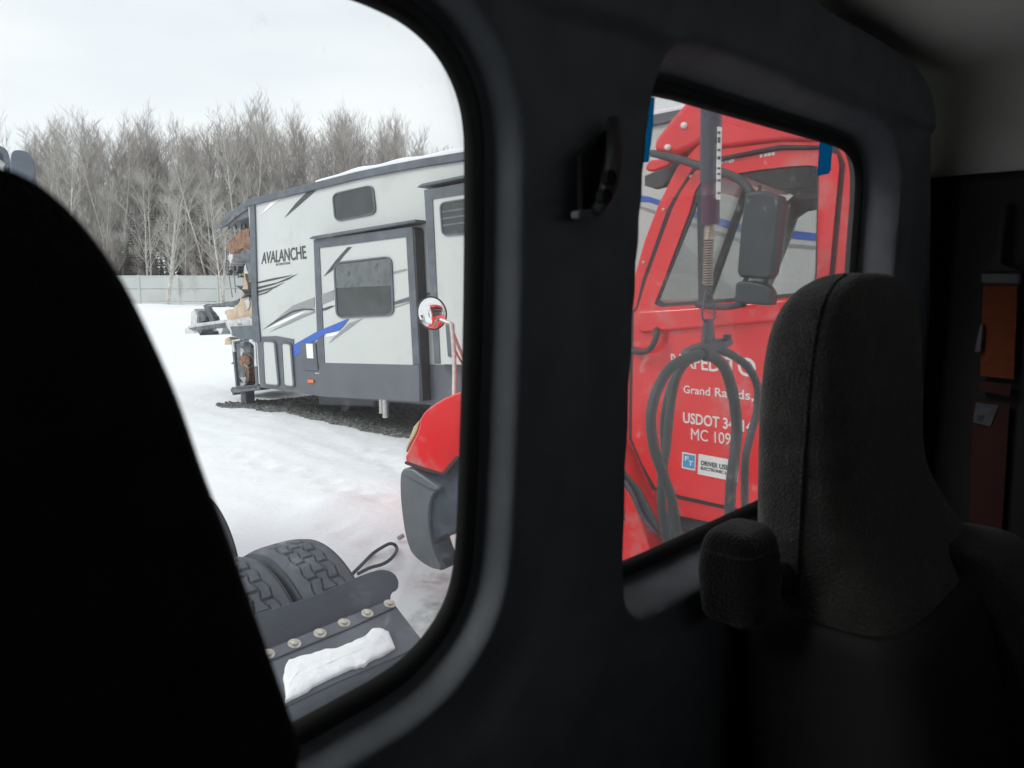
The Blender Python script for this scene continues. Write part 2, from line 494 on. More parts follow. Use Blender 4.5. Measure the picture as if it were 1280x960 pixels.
# ------------------------------------------------------------------ snow
def snow_mat(name, dirt=True):
    m = bpy.data.materials.new(name); m.use_nodes = True
    t = m.node_tree; b = t.nodes['Principled BSDF']
    b.inputs['Roughness'].default_value = .75; b.inputs['Specular IOR Level'].default_value = .25
    tc = t.nodes.new('ShaderNodeTexCoord')
    n = t.nodes.new('ShaderNodeTexNoise'); n.inputs['Scale'].default_value = .35; n.inputs['Detail'].default_value = 8; n.inputs['Roughness'].default_value = .6
    r = t.nodes.new('ShaderNodeValToRGB'); r.color_ramp.elements[0].position = .28; r.color_ramp.elements[1].position = .62
    r.color_ramp.elements[0].color = (.78, .80, .83, 1); r.color_ramp.elements[1].color = (.83, .85, .875, 1)
    t.links.new(tc.outputs['Object'], n.inputs['Vector']); t.links.new(n.outputs['Fac'], r.inputs[0]); out = r.outputs[0]
    if dirt:
        # slush and grit trodden in beside the parked trucks
        d = t.nodes.new('ShaderNodeTexNoise'); d.inputs['Scale'].default_value = 2.2; d.inputs['Detail'].default_value = 10; d.inputs['Roughness'].default_value = .7
        g = t.nodes.new('ShaderNodeVectorMath'); g.operation = 'DISTANCE'; g.inputs[1].default_value = (-.35, 4.6, 0)
        mr = t.nodes.new('ShaderNodeMapRange'); mr.inputs['From Min'].default_value = .4; mr.inputs['From Max'].default_value = 2.2; mr.inputs['To Min'].default_value = .13; mr.inputs['To Max'].default_value = -.05
        ad = t.nodes.new('ShaderNodeMath'); ad.operation = 'ADD'
        r2 = t.nodes.new('ShaderNodeValToRGB'); r2.color_ramp.elements[0].position = .62; r2.color_ramp.elements[1].position = .80
        t.links.new(tc.outputs['Object'], d.inputs['Vector']); t.links.new(tc.outputs['Object'], g.inputs[0])
        t.links.new(g.outputs['Value'], mr.inputs['Value']); t.links.new(d.outputs['Fac'], ad.inputs[0]); t.links.new(mr.outputs[0], ad.inputs[1])
        t.links.new(ad.outputs[0], r2.inputs[0])
        mm = t.nodes.new('ShaderNodeMixRGB'); mm.inputs[2].default_value = (.30, .29, .28, 1)
        t.links.new(r2.outputs[0], mm.inputs[0]); t.links.new(out, mm.inputs[1]); out = mm.outputs[0]
    t.links.new(out, b.inputs['Base Color'])
    n1 = t.nodes.new('ShaderNodeTexNoise'); n1.inputs['Scale'].default_value = 3.0; n1.inputs['Detail'].default_value = 9; n1.inputs['Roughness'].default_value = .62
    t.links.new(tc.outputs['Object'], n1.inputs['Vector'])
    bp = t.nodes.new('ShaderNodeBump'); bp.inputs['Strength'].default_value = .32; bp.inputs['Distance'].default_value = .10
    t.links.new(n1.outputs['Fac'], bp.inputs['Height']); t.links.new(bp.outputs[0], b.inputs['Normal'])
    return m
M['snow'] = snow_mat('snow_surface')
M['snowclean'] = snow_mat('clean_snow', dirt=False)

HUMPS = []
for (px, py, r, h) in [(428, 637, .42, .09), (470, 655, .5, .05), (405, 640, .3, .05), (540, 640, .6, .05), (250, 392, 3.0, .3), (175, 385, 4, .35),
                       (500, 760, .5, .06), (545, 770, .35, .05), (360, 600, .9, .05), (330, 560, 1.2, .05), (480, 610, .8, .04)]:
    q = on_ground(px, py); HUMPS.append((q.x, q.y, r, h))

RUTS = []
for (a, b) in (((250, 520), (520, 610)), ((235, 455), (500, 566)), ((300, 640), (520, 720))):
    A, B = on_ground(*a), on_ground(*b); RUTS.append((V((A.x, A.y)), (V((B.x, B.y)) - V((A.x, A.y))).normalized()))
FOOT = []
fr_ = random.Random(12)
for (a, b, n) in (((300, 570), (500, 640), 9), ((420, 660), (520, 700), 6), ((520, 600), (470, 560), 5), ((260, 430), (330, 530), 10)):
    A, B = on_ground(*a), on_ground(*b)
    for k in range(n):
        q = A.lerp(B, (k + .5) / n); FOOT.append((q.x + fr_.uniform(-.12, .12), q.y + fr_.uniform(-.12, .12)))
def gz(x, y):
    d = math.hypot(x, y)
    z = .035 * noise.noise(V((x * .45, y * .45, 0))) + .018 * noise.noise(V((x * 1.7, y * 1.7, 3.1)))
    if d > 30: z += min(1, (d - 30) / 20) * .25 * noise.noise(V((x * .06, y * .06, 7)))
    if 1.5 < y < 16 and -9 < x < 4:
        for A, d in RUTS:
            w = V((x, y)) - A; l = abs(w.x * d.y - w.y * d.x)
            for o in (0, .42):
                z -= .016 * math.exp(-((l - o) / .13) ** 2) * (.6 + .6 * noise.noise(V((x, y, 5))))
        for fx, fy in FOOT:
            q = ((x - fx) ** 2 + (y - fy) ** 2) / .014
            if q < 8: z += -.035 * math.exp(-q) + .012 * math.exp(-(q - 2.2) ** 2)
    for hx, hy, r, h in HUMPS:
        q = ((x - hx) ** 2 + (y - hy) ** 2) / (r * r)
        if q < 9: z += h * math.exp(-q * 1.5)
    return z

def axis_coords():
    c = [0.0]; st = .075
    while c[-1] < 900:
        if c[-1] > 9: st *= 1.045
        c.append(c[-1] + st)
    return [-v for v in reversed(c[1:])] + c
ax_ = axis_coords()
gx = [v - 1 for v in ax_]; gy = [v + 6 for v in ax_]
gv = [(x, y, gz(x, y)) for y in gy for x in gx]
w_ = len(gx)
gf = [(j * w_ + i, j * w_ + i + 1, (j + 1) * w_ + i + 1, (j + 1) * w_ + i) for j in range(len(gy) - 1) for i in range(w_ - 1)]
ground = mesh('snow_ground', gv, gf, M['snow'], smooth=True, base=(0, 0, 0))
tag(ground, kind='structure')

# ------------------------------------------------------------------ camper trailer
RVP = Plane((-560, 433), (420, 380, .05), at(318, 490, 12.9))
rv = empty('camper_trailer', (RVP.pt(450, 497).x, RVP.pt(450, 497).y, 0), 'white camper trailer with its front end torn off, blue and grey swooshes on the side', 'camper trailer')
u0, w_bot = RVP.uw(323.5, 480); _, w_top = RVP.uw(317, 252)
u1, w1 = RVP.uw(580, 196)
print('RV', u0, w_bot, w_top, u1, w1, RVP.uw(525, 501))
RL = 11.2
def roofline(u):
    pts = [RVP.uw(x, y) for x, y in ((317, 253), (356, 243), (396, 233.5), (455, 218.5), (520, 206), (580, 196.5))]
    if u >= pts[-1][0]: return pts[-1][1] + (u - pts[-1][0]) * (pts[-1][1] - pts[-3][1]) / (pts[-1][0] - pts[-3][0]) * .6
    for a, b in zip(pts, pts[1:]):
        if u <= b[0]: return a[1] + (u - a[0]) / (b[0] - a[0]) * (b[1] - a[1])
us = [u0 + (RL - u0) * k / 16 for k in range(17)]
ul = RVP.uw(316, 400)[0]
side = [(u, w_bot + .02 + (RVP.uw(525, 501)[1] - w_bot) * 0) for u in (RL, u0)] 
side = [(RL, w_bot), (u0, w_bot)] + [(u, roofline(u)) for u in us]
DEP = 2.45
prism_uw('side_wall', side, RVP, 0, -.06, M['rv'], rv)
prism_uw('far_wall', side, RVP, -DEP + .06, -DEP, M['rv'], rv)
# roof sheet with edge rail
def strip_uw(name, top, thick, o1, o2, m, **kw):
    f = [(u, w) for u, w in top] + [(u, w - thick) for u, w in reversed(top)]
    return prism_uw(name, f, RVP, o1, o2, m, rv, **kw)
roof_t = [(u, roofline(u) + .075) for u in [u0 - .03] + us[1:]]
strip_uw('roof', roof_t, .07, .0, -DEP, M['rvdark'])
rail = [(u, roofline(u) + .06) for u in [u0 - .05] + us[1:]]
strip_uw('roof_edge_rail', rail, .11, .045, .002, M['rvdark'], bevel=.012)
uS = RVP.uw(394, 230)[0]
sn = [(u, roofline(u) + .078 + .035 * min(1, (u - uS) * 2) + .012 * math.sin(u * 7)) for u in [uS + .02 + k * .14 for k in range(60)] if u < RL]
strip_uw('roof_snow', [(sn[0][0], sn[0][1] - .03)] + sn, .09, .02, -DEP + .05, M['snowclean'], bevel=.03)
prism_uw('floor_pan', [(RL, w_bot), (u0, w_bot), (u0, w_bot + .1), (RL, w_bot + .1)], RVP, -.07, -DEP + .07, M['frame'], rv)
prism_uw('inner_bulkhead', [(u0 + .5, w_bot + .1), (u0 + .6, w_bot + .1), (u0 + .6, w_top - .1), (u0 + .5, w_top - .1)], RVP, -.07, -DEP + .07, M['scrap'], rv)
prism_uw('rear_wall', [(RL, w_bot), (RL + .05, w_bot), (RL + .05, roofline(RL)), (RL, roofline(RL))], RVP, 0, -DEP, M['rv'], rv)
# front corner trim, stripped bare
prism('corner_trim', [(311.5, 254), (317.5, 252), (319, 300), (321, 380), (325, 427), (316, 427), (314.5, 380), (313, 320)], RVP, .03, -.12, M['rvdark'], rv)
prism('corner_trim', [(311, 254), (317, 252), (325, 480), (317, 480)], RVP, -DEP + .1, -DEP - .03, M['rvdark'], rv)

# lower grey skirt and swoosh decals on the wall
prism('skirt', [(321, 421), (345, 420), (367, 424), (367, 446), (400, 424), (408, 415), (408, 440), (530, 455.5), (700, 459.5), (700, 522), (525, 505), (406, 496), (325, 484)], RVP, .012, .001, M['rvskirt'], rv)
o = prism_uw('skirt', [(RVP.uw(700, 459.5)[0], RVP.uw(700, 459.5)[1]), (RL, RVP.uw(700, 459.5)[1]), (RL, w_bot - .05), (RVP.uw(700, 459.5)[0], w_bot - .05)], RVP, .012, .001, M['rvskirt'], rv)

def decal(name, loop, off, m, th=.003):
    return prism(name, loop, RVP, off + th, off, m, rv)
SO = .17    # how far the slide-out stands proud
decal('swoosh_decal', [(367, 431), (396, 414.5), (396, 423), (388, 431), (367, 446.5)], .013, M['rvblue'])
decal('swoosh_decal', [(339, 405), (352, 393), (366, 382), (393, 371.5), (393, 384.5), (375, 389), (356, 398)], .004, M['rvgrey'])
decal('swoosh_decal', [(328, 412), (345, 400), (366, 388), (380, 385.5), (393, 386.5), (393, 388), (380, 387.3), (366, 390.5), (348, 401)], .008, M['rvblack'])
decal('swoosh_decal', [(336, 415), (356, 404), (376, 394), (393, 388.5), (393, 390.5), (378, 396.5), (360, 405)], .008, M['rvgrey'])
decal('swoosh_decal', [(330, 413), (350, 401.5), (368, 393), (383, 389), (374, 394), (352, 404.5)], .004, M['white'])
for lp in ([(321.5, 352.5), (340, 348), (366, 343.5), (357, 346.6), (338, 351), (321.5, 354.5)], [(322, 358.5), (346, 353), (372, 342.2), (360, 349.5), (340, 356.5), (322, 361.5)],
           [(322, 363.5), (342, 358.5), (356, 352.5), (344, 359.5), (322, 366.5)], [(322.5, 368), (332, 365), (342, 360), (333, 366.5), (322.5, 369.6)]):
    decal('feather_decal', lp, .004, M['rvblack'])
decal('slash_decal', [(355.5, 272), (370, 253.5), (384, 239.6), (396.5, 236.6), (388, 244), (372, 258)], .004, M['rvblack'])
decal('slash_decal', [(324, 270), (338, 253.5), (356, 245), (347, 251), (334, 262)], .004, M['white'])
decal('swoosh_decal', [(796, 243.5), (812, 246), (850, 259), (930, 281), (1040, 294), (1040, 303), (930, 292), (850, 267), (812, 252.5), (796, 252)], .004, M['rvblue'])
decal('swoosh_decal', [(796, 256), (850, 273), (930, 300), (1040, 309), (1040, 313), (930, 305), (850, 279), (796, 259)], .004, M['rvgrey'])
lettering('lettering', 'AVALANCHE', [(327.5, 315.5), (381.6, 306.8), (383, 323.2), (326.6, 330.2)], RVP, .006, M['rvblack'], rv, bold=.012, spacing=.98)
lettering('lettering', 'BY KEYSTONE', [(345, 329.4), (362.5, 327.2), (362.6, 329.9), (345.2, 332.2)], RVP, .006, M['rvblack'], rv, bold=.01)

# storage doors, control box
def rvwin(name, loop, off, rad, m, fm, fw=2.0, fname='frame'):
    """A window or hatch in its frame: the frame is the raised ring, the pane lies inside it."""
    cx = sum(p[0] for p in loop) / len(loop); cy = sum(p[1] for p in loop) / len(loop)
    outer = rounded([(x + fw * (1 if x > cx else -1), y + fw * (1 if y > cy else -1)) for x, y in loop], rad + fw)
    inner = rounded(loop, rad)
    f = prism(name, outer, RVP, off + .022, off, fm, rv, holes=[inner])
    L = LOC[f.name]
    p = prism('pane', [(x * 1.0, y) for x, y in inner], RVP, off + .012, off + .002, m, rv)
    # hang the pane under its frame (both share the trailer's origin)
    p.parent = f; p.matrix_parent_inverse = Matrix.Identity(4)
    return f, p
for lp in ([(328.4, 427), (341.8, 428), (347, 481.2), (331, 480)], [(352, 429.3), (361.8, 430.6), (365.8, 482.6), (355, 481.4)]):
    f, p = rvwin('storage_door', lp, .013, 3, M['rv'], M['rvdark'], 2.2)
    p.name = 'door_panel'
prism('control_box', rounded([(374.5, 428.5), (394, 429), (397.5, 463.5), (378, 463.5)], 2), RVP, .03, .013, M['rvdark'], rv, bevel=.008)
prism('control_label', [(382.3, 429.5), (390.6, 429.8), (391.8, 448), (383.8, 447.6)], RVP, .034, .031, M['white'], rv)
prism('marker_light', rounded([(383.8, 474.4), (391.4, 474.6), (391.6, 479), (384.4, 478.7)], 1), RVP, .035, .013, M['orange'], rv, bevel=.006)
prism('door_hinge_strip', [(394, 466), (399, 466), (399, 467.2), (394, 467.2)], RVP, .02, .013, M['palescrap'], rv)
prism('side_vent', [(398, 441), (401.5, 446), (402, 450.5), (398.5, 450)], RVP, .02, .013, M['white'], rv)
rvwin('window', [(416, 243.5), (464, 232), (468, 265.5), (419.5, 275.5)], .002, 7, M['rvglass'], M['rvdark'], 1.6)

# near slide-out room
so = prism('slide_out', [(399, 310), (507.5, 296), (516, 456), (405, 453.5)], RVP, SO, .013, M['rv'], rv)
prism('slide_out_skirt', [(405, 453.5), (516, 456), (523.8, 456), (524.3, 502.2), (406, 495.8)], RVP, SO + .002, .014, M['rvskirt'], rv)
prism('slide_out_flange', [(391.8, 300), (515.3, 283.4), (524.6, 455.5), (516, 455.8), (507.5, 296), (399, 310), (405.5, 454), (397.6, 453.5)], RVP, SO + .012, .014, M['rvdark'], rv)
prism('slide_out_flange', [(515.3, 283.4), (518.5, 288), (528.5, 501), (524.4, 502), (524.2, 455)], RVP, SO + .004, .014, M['frame'], rv)
prism('awning_rail', [(385.5, 298.4), (390, 295.2), (519, 274), (519.5, 277.8), (392, 299.4)], RVP, SO + .06, .002, M['rvdark'], rv, bevel=.01)
f, p = rvwin('window', [(418.5, 330), (487, 321.6), (490, 392.5), (421.5, 396)], SO, 8, M['rvglass'], M['rvdark'], 2.0)
bl = prism('blind', [(419.5, 331), (486.6, 323), (488.4, 357), (420.3, 360)], RVP, SO + .0165, SO + .0125, M['rvblind'], rv)  # mottled sheet painting the reflection in the upper pane
bl.parent = f
decal('swoosh_decal', [(392.8, 417), (399, 413.4), (436, 397.8), (424.5, 413), (406.5, 417), (394, 425.5)], SO + .013, M['rvblue'])
decal('swoosh_decal', [(407, 417.5), (424, 413.5), (436, 404), (420, 419), (407.5, 421.5)], SO + .004, M['white'])
decal('swoosh_decal', [(411, 429), (420, 418), (436, 404), (453.6, 397.8), (436, 411), (421, 421.5)], SO + .004, M['rvgrey'])
decal('swoosh_decal', [(400, 369), (417, 362.3), (417, 374.6), (400, 381.5)], SO + .004, M['rvgrey'])
decal('swoosh_decal', [(401, 386.5), (413.5, 382.2), (419, 382), (408, 387.4), (401, 389)], SO + .004, M['rvblack'])
decal('slash_decal', [(404.5, 345.5), (420, 325), (434, 309.2), (439.5, 308.6), (430, 319), (415, 338)], SO + .004, M['rvblack'])
decal('slash_decal', [(491.5, 339.5), (507.5, 335.8), (509, 337.6), (491.6, 342.6)], SO + .004, M['rvgrey'])
decal('slash_decal', [(491.8, 377.5), (511.5, 370.8), (512, 376.2), (492, 381.2)], SO + .004, M['rvdark'])
decal('slash_decal', [(492.3, 383.6), (511, 377.5), (511, 379), (492.5, 385)], SO + .004, M['rvgrey'])
decal('slash_decal', [(524, 367.5), (545, 364.8), (559.5, 363.4), (545, 366.6), (525, 371.5)], .02, M['rvdark'])

# far slide-out
prism('slide_out', [(540.5, 249), (700, 224), (716, 458), (549.5, 455)], RVP, SO, .013, M['rv'], rv)
prism('slide_out_flange', [(530, 237.5), (700, 208), (700, 224), (540.5, 249), (550, 455), (543, 454.5)], RVP, SO + .012, .014, M['rvdark'], rv)
prism('awning_rail', [(520, 234.2), (527, 229.4), (700, 194), (700, 198), (529, 233)], RVP, SO + .06, .002, M['rvdark'], rv, bevel=.01)
rvwin('window', [(550.5, 255), (640, 240), (646, 286), (553.6, 293.4)], SO, 6, M['rvglass'], M['rvdark'], 1.8)
for k in range(3):
    prism('window_slat', [(552 + k * .6, 264 + k * 8.4), (641 + k * .6, 250 + k * 9), (641 + k * .6, 252.4 + k * 9), (552.2 + k * .6, 266.4 + k * 8.4)], RVP, SO + .0165, SO + .0125, M['rvblind'], rv)
prism('wall_vent', rounded([(556.5, 404), (566, 404), (569, 447), (559.5, 446)], 2), RVP, SO + .02, SO, M['rvdark'], rv, bevel=.006)
for px, py in ((566, 519), (655, 530)):
    c = RVP.pt(px, py, -.05)
    w = lathe('wheel', c, RVP.n, [(.16, -.02), (.2, -.03), (.35, -.03), (.38, -.08), (.38, -.2), (.35, -.24), (.2, -.24)], M['tyre'], rv)
    r = lathe('rim', c + RVP.n * -.03, RVP.n, [(.0, .02), (.07, .03), (.09, -.01), (.19, -.03), (.205, .012), (.215, 0)], M['rim'], rv, seg=28)
    r.parent = w

# stabiliser jack and front landing leg
def pole(name, a, b, r, m, par, seg=14):
    v, f = tube_data([a, b], r, seg); return mesh(name, v, f, m, par, smooth=True)
ja = RVP.pt(476.5, 498, .02); pole('jack_leg', ja, V((ja.x, ja.y, .30)), .035, M['steel'], rv)
jb = RVP.pt(481.5, 498, .0); j2 = pole('jack_leg', jb, V((jb.x, jb.y, .24)), .045, M['steel'], rv)
la = RVP.pt(309, 484, -.3)
box('landing_leg', V((la.x, la.y, .3)), RVP.e1 * .085, RVP.n * .085, V((0, 0, .32)), M['scrap'], rv)
box('landing_leg', V((la.x, la.y, .3)) - RVP.n * 1.7, RVP.e1 * .085, RVP.n * .085, V((0, 0, .32)), M['scrap'], rv)
prism_uw('chassis_rail', [(RVP.uw(340, 486)[0], w_bot - .16), (RL, w_bot - .16), (RL, w_bot - .01), (RVP.uw(340, 486)[0], w_bot - .01)], RVP, -.35, -.43, M['frame'], rv)
prism_uw('chassis_rail', [(RVP.uw(340, 486)[0], w_bot - .16), (RL, w_bot - .16), (RL, w_bot - .01), (RVP.uw(340, 486)[0], w_bot - .01)], RVP, -DEP + .43, -DEP + .35, M['frame'], rv)
tk = RVP.uw(365, 488); prism_uw('tank', [(tk[0], tk[1] - .3), (tk[0] + 1.4, tk[1] - .26), (tk[0] + 1.4, tk[1] - .02), (tk[0], tk[1] - .02)], RVP, -.5, -1.7, M['rvskirt'], rv, bevel=.03)

# the torn front end: cap flap, insulation, plywood, bent floor frame, ripped hatch
sr = random.Random(5)
prism('torn_cap', jag([(271, 281), (283, 268), (297, 258), (312, 251), (318, 252), (315, 272), (305, 273), (292, 278), (277, 282)], .5, 3, 2), RVP, -.05, -DEP + .3, M['rvdark'], rv, bevel=.02)
prism('torn_cap', jag([(271, 280.5), (300, 262), (314, 254), (315, 258), (299, 268), (280, 283), (272, 285.5)], .5, 3, 8), RVP, -.02, -.08, M['scrap'], rv)
for k in range(10):   # ragged threads under the cap
    x = 284 + k * 3 + sr.uniform(-1, 1)
    prism('torn_shred', [(x, 274 - k * .3), (x + sr.uniform(.6, 1.6), 274), (x + sr.uniform(-2, 2), 280 + sr.uniform(0, 7))], RVP, -.2 - .1 * (k % 3), -.23 - .1 * (k % 3), M['scrap'], rv)
prism('torn_insulation', jag([(282, 310), (289, 300), (293, 296), (302, 288), (311, 285), (314, 318), (309, 316), (303, 310), (298, 313), (288, 316)], 1.0, 4, 3), RVP, -.15, -.9, M['insul'], rv, bevel=.03)
prism('torn_panel', jag([(303, 312), (316, 312), (317, 352), (311, 352), (309, 335), (305, 325), (298, 318)], .9, 4, 4), RVP, -.1, -.5, M['scrap'], rv)
prism('torn_panel', jag([(307, 330), (311, 345), (310, 362), (306, 372), (304, 366), (307, 350), (305, 338)], .6, 3, 14), RVP, -.3, -.34, M['palescrap'], rv)
prism('torn_plywood', jag([(304, 350), (306, 342), (308.5, 352), (311, 372), (316, 378), (315.5, 399), (308, 400), (297, 402), (284, 399), (281, 389), (291, 386), (299, 378), (303, 366)], 1.1, 4, 6), RVP, -.2, -.45, M['wood'], rv)
prism('torn_panel', jag([(282, 402), (300, 398), (312, 396), (317, 404), (318, 425), (300, 424), (288, 418)], 1.0, 4, 9), RVP, -.12, -.8, M['palescrap'], rv)
prism('torn_panel', jag([(288, 408), (323, 407), (324.5, 425), (302, 424), (290, 419)], .6, 4, 10), RVP, .0, -.9, M['rvdark'], rv)
fl = prism('bent_floor_frame', jag([(231, 411), (240, 405), (287, 399), (298, 404), (292, 412), (284, 413), (232, 417)], .4, 3, 11), RVP, -.4, -1.9, M['palescrap'], rv)
prism('bent_floor_frame', [(236, 410), (284, 403), (286, 409), (240, 413)], RVP, -.35, -.39, M['scrap'], rv)
prism('bent_floor_frame', [(254, 382), (258, 380), (266, 396), (268, 402), (262, 403), (261, 398)], RVP, -.6, -.68, M['rvdark'], rv)
prism('bent_floor_frame', jag([(257, 381), (275, 379), (293, 376), (299, 373), (299, 382), (288, 384), (277, 382), (258, 384)], .5, 3, 12), RVP, -.5, -.9, M['scrap'], rv)
prism('torn_foam', jag([(239, 390), (243, 386), (246, 395), (246, 408), (239, 409)], .5, 3, 13), RVP, -.5, -.8, M['palescrap'], rv)
prism('torn_foam', jag([(245, 391), (250, 389), (256, 396), (257, 401), (247, 402)], .7, 4, 15), RVP, -.55, -.85, M['scrap'], rv)
prism('wood_block', [(281, 424), (287, 421), (289, 430), (281, 431)], RVP, -.3, -.6, M['wood'], rv)
fr = prism('ripped_hatch', rounded([(289, 426), (319, 424), (322.5, 484), (295, 487)], 4), RVP, -.02, -.07, M['rvdark'], rv, holes=[rounded([(291.5, 428.5), (316, 427), (319.3, 481), (296.5, 483)], 3)])
prism('hatch_interior', [(290, 427), (318, 425), (322, 483), (296, 486)], RVP, -.6, -1.6, M['scrap'], rv)
prism('torn_insulation', jag([(297, 450), (303, 444), (310, 446), (313, 452), (309, 460), (302, 458)], 1.2, 4, 16), RVP, -.25, -.55, M['insul'], rv)
prism('torn_panel', jag([(293, 430), (312, 428), (318, 440), (316, 470), (306, 468), (312, 450), (304, 436)], 1.0, 4, 17), RVP, -.3, -.4, M['scrap'], rv)
prism('torn_edge', jag([(312, 424), (319, 425), (320.5, 458), (318, 458), (317.5, 432), (311, 426.5)], .5, 3, 18), RVP, .01, -.02, M['palescrap'], rv)
prism('torn_edge', jag([(289, 425), (300, 423.5), (300, 425.6), (291.5, 427), (293, 440), (291, 440)], .4, 3, 19), RVP, .01, -.02, M['palescrap'], rv)
prism('torn_panel', jag([(290, 484), (323, 482), (325, 487), (296, 491), (289, 490)], .8, 4, 20), RVP, -.02, -.8, M['scrap'], rv)

rr9 = random.Random(41)
for (x, y, w, h, m_) in ((286, 318, 5, 14, 'palescrap'), (294, 320, 4, 22, 'scrap'), (301, 325, 5, 28, 'wood'), (306, 372, 5, 16, 'palescrap'), (284, 400, 7, 12, 'scrap'), (293, 412, 6, 12, 'insul'), (300, 425, 5, 20, 'palescrap'), (247, 413, 6, 6, 'scrap'), (270, 411, 8, 7, 'palescrap'), (306, 460, 5, 20, 'insul'), (299, 472, 8, 12, 'palescrap'), (288, 486, 6, 8, 'scrap')):
    prism('torn_shred', jag([(x, y), (x + w, y - 1), (x + w * .8 + rr9.uniform(-2, 2), y + h * .7), (x + w * .4 + rr9.uniform(-2, 2), y + h)], .9, 4, int(x)), RVP, -.1 - rr9.uniform(0, .5), -.14 - rr9.uniform(.5, .6), M[m_], rv)
for k in range(34):    # splinters and ripped strips sticking out of the torn edge
    y = 290 + rr9.random() * 190; x = 314 if y < 340 else 312
    x = (312 - 12 * rr9.random()) if y < 400 else (317 - 24 * rr9.random())
    a = rr9.uniform(-1.2, 1.2) + math.pi; L_ = rr9.uniform(4, 11); w = rr9.uniform(.35, 1.1)
    dx, dy = math.cos(a) * L_, math.sin(a) * L_
    prism('splinter', [(x, y), (x + w, y + w), (x + dx * .6 + w * .6, y + dy * .6 + w), (x + dx, y + dy), (x + dx * .5, y + dy * .5 - w)], RVP, -.05 - rr9.uniform(0, .9), -.09 - rr9.uniform(.9, 1.0), M[rr9.choice(('wood', 'scrap', 'palescrap', 'insul', 'scrap', 'rvdark'))], rv)
for k in range(9):
    x = 284 + k * 3.4
    tube('torn_wire', [RVP.pt(x, 300 + rr9.uniform(-8, 10), -.4), RVP.pt(x + rr9.uniform(-3, 3), 330, -.45), RVP.pt(x + rr9.uniform(-5, 4), 352 + rr9.uniform(-15, 22), -.4)], .008, M['scrap'], rv, seg=5, n=4)
# gravel left bare under the trailer
def gravel():
    """Crushed stone: one displaced sheet with loose stones on it."""
    rr = random.Random(3)
    edge = [on_ground(x, y) for x, y in ((266, 506), (285, 509), (320, 512), (360, 518), (400, 528), (450, 539), (500, 547), (525, 549), (580, 560), (680, 575))]
    ex = [((e - RVP.o).dot(RVP.e1), (e - RVP.o).dot(RVP.n)) for e in edge]
    v = []; f = []
    nu, nw = 330, 90
    us_ = np.linspace(ex[0][0], 9.5, nu)
    for u in us_:
        off = np.interp(u, [e[0] for e in ex], [e[1] for e in ex]) + .10 * noise.noise(V((u * 2.5, 0, 0))) + .07 * noise.noise(V((u * 8, 3, 0))) + .05 * noise.noise(V((u * 26, 9, 0)))
        k = min(1, (u - ex[0][0]) / 1.6)
        lo = off - (.1 + k * 3.2)
        for j in range(nw):
            o = off + (lo - off) * j / (nw - 1)
            q = RVP.o + RVP.e1 * u + RVP.n * o
            z = gz(q.x, q.y) + .012 + (.018 * noise.noise(V((q.x * 22, q.y * 22, 0))) + .02 * noise.noise(V((q.x * 9, q.y * 9, 2)))) - (.05 if j == 0 else 0)
            v.append((q.x, q.y, z))
    for i in range(nu - 1):
        for j in range(nw - 1):
            f.append((i * nw + j, i * nw + j + 1, (i + 1) * nw + j + 1, (i + 1) * nw + j))
    b0 = list(v)
    for _ in range(2600):
        p = V(rr.choice(b0)); s = rr.uniform(.008, .026)
        i0 = len(v)
        for a in ((1, 0, 0), (-1, 0, 0), (0, 1, 0), (0, -1, 0), (0, 0, 1), (0, 0, -1)):
            v.append(p + V(a) * s * rr.uniform(.6, 1.3) + V((0, 0, s * .3)))
        for t in ((0, 2, 4), (2, 1, 4), (1, 3, 4), (3, 0, 4), (2, 0, 5), (1, 2, 5), (3, 1, 5), (0, 3, 5)):
            f.append(tuple(i0 + k for k in t))
    return mesh('gravel', v, f, mat('gravel_stone', (.15, .16, .157), .9, var=.6, vscale=14, stain=(.25, .26, .26), sthr=.6, sscale=30), base=(0, 0, 0))
tag(gravel(), kind='stuff')
# ------------------------------------------------------------------ red truck
TP = Plane((-771, 365), (890, 420, -.03), at(907, 632, 4.0))
tb = TP.pt(850, 640)
truck = empty('red_truck', (tb.x, tb.y, 0), 'red lorry cab with white lettering on its door, parked close behind the rear windows', 'truck')
LP = truck
CW = 2.15
win = [(900, 220), (950, 212), (985, 208), (1012, 206.5), (1021, 208), (1024, 216), (1021, 345), (1018, 369), (960, 374.5), (825, 384), (818, 380), (829, 352), (862, 264), (869, 238), (878, 225)]
cab_out = [(783, 400), (793, 345), (805, 302), (822, 257), (846, 209), (855, 200), (874, 179), (900, 160), (975, 142), (1120, 115), (1095, 345), (1075, 690), (819, 640), (818, 600), (786, 545)]
grow = [(x + (-4 if x < 870 else 3), y + (4 if y > 300 else -3)) for x, y in win]
prism('cab_shell', cab_out, TP, 0, -.05, M['red'], truck, holes=[grow], bevel=.008)
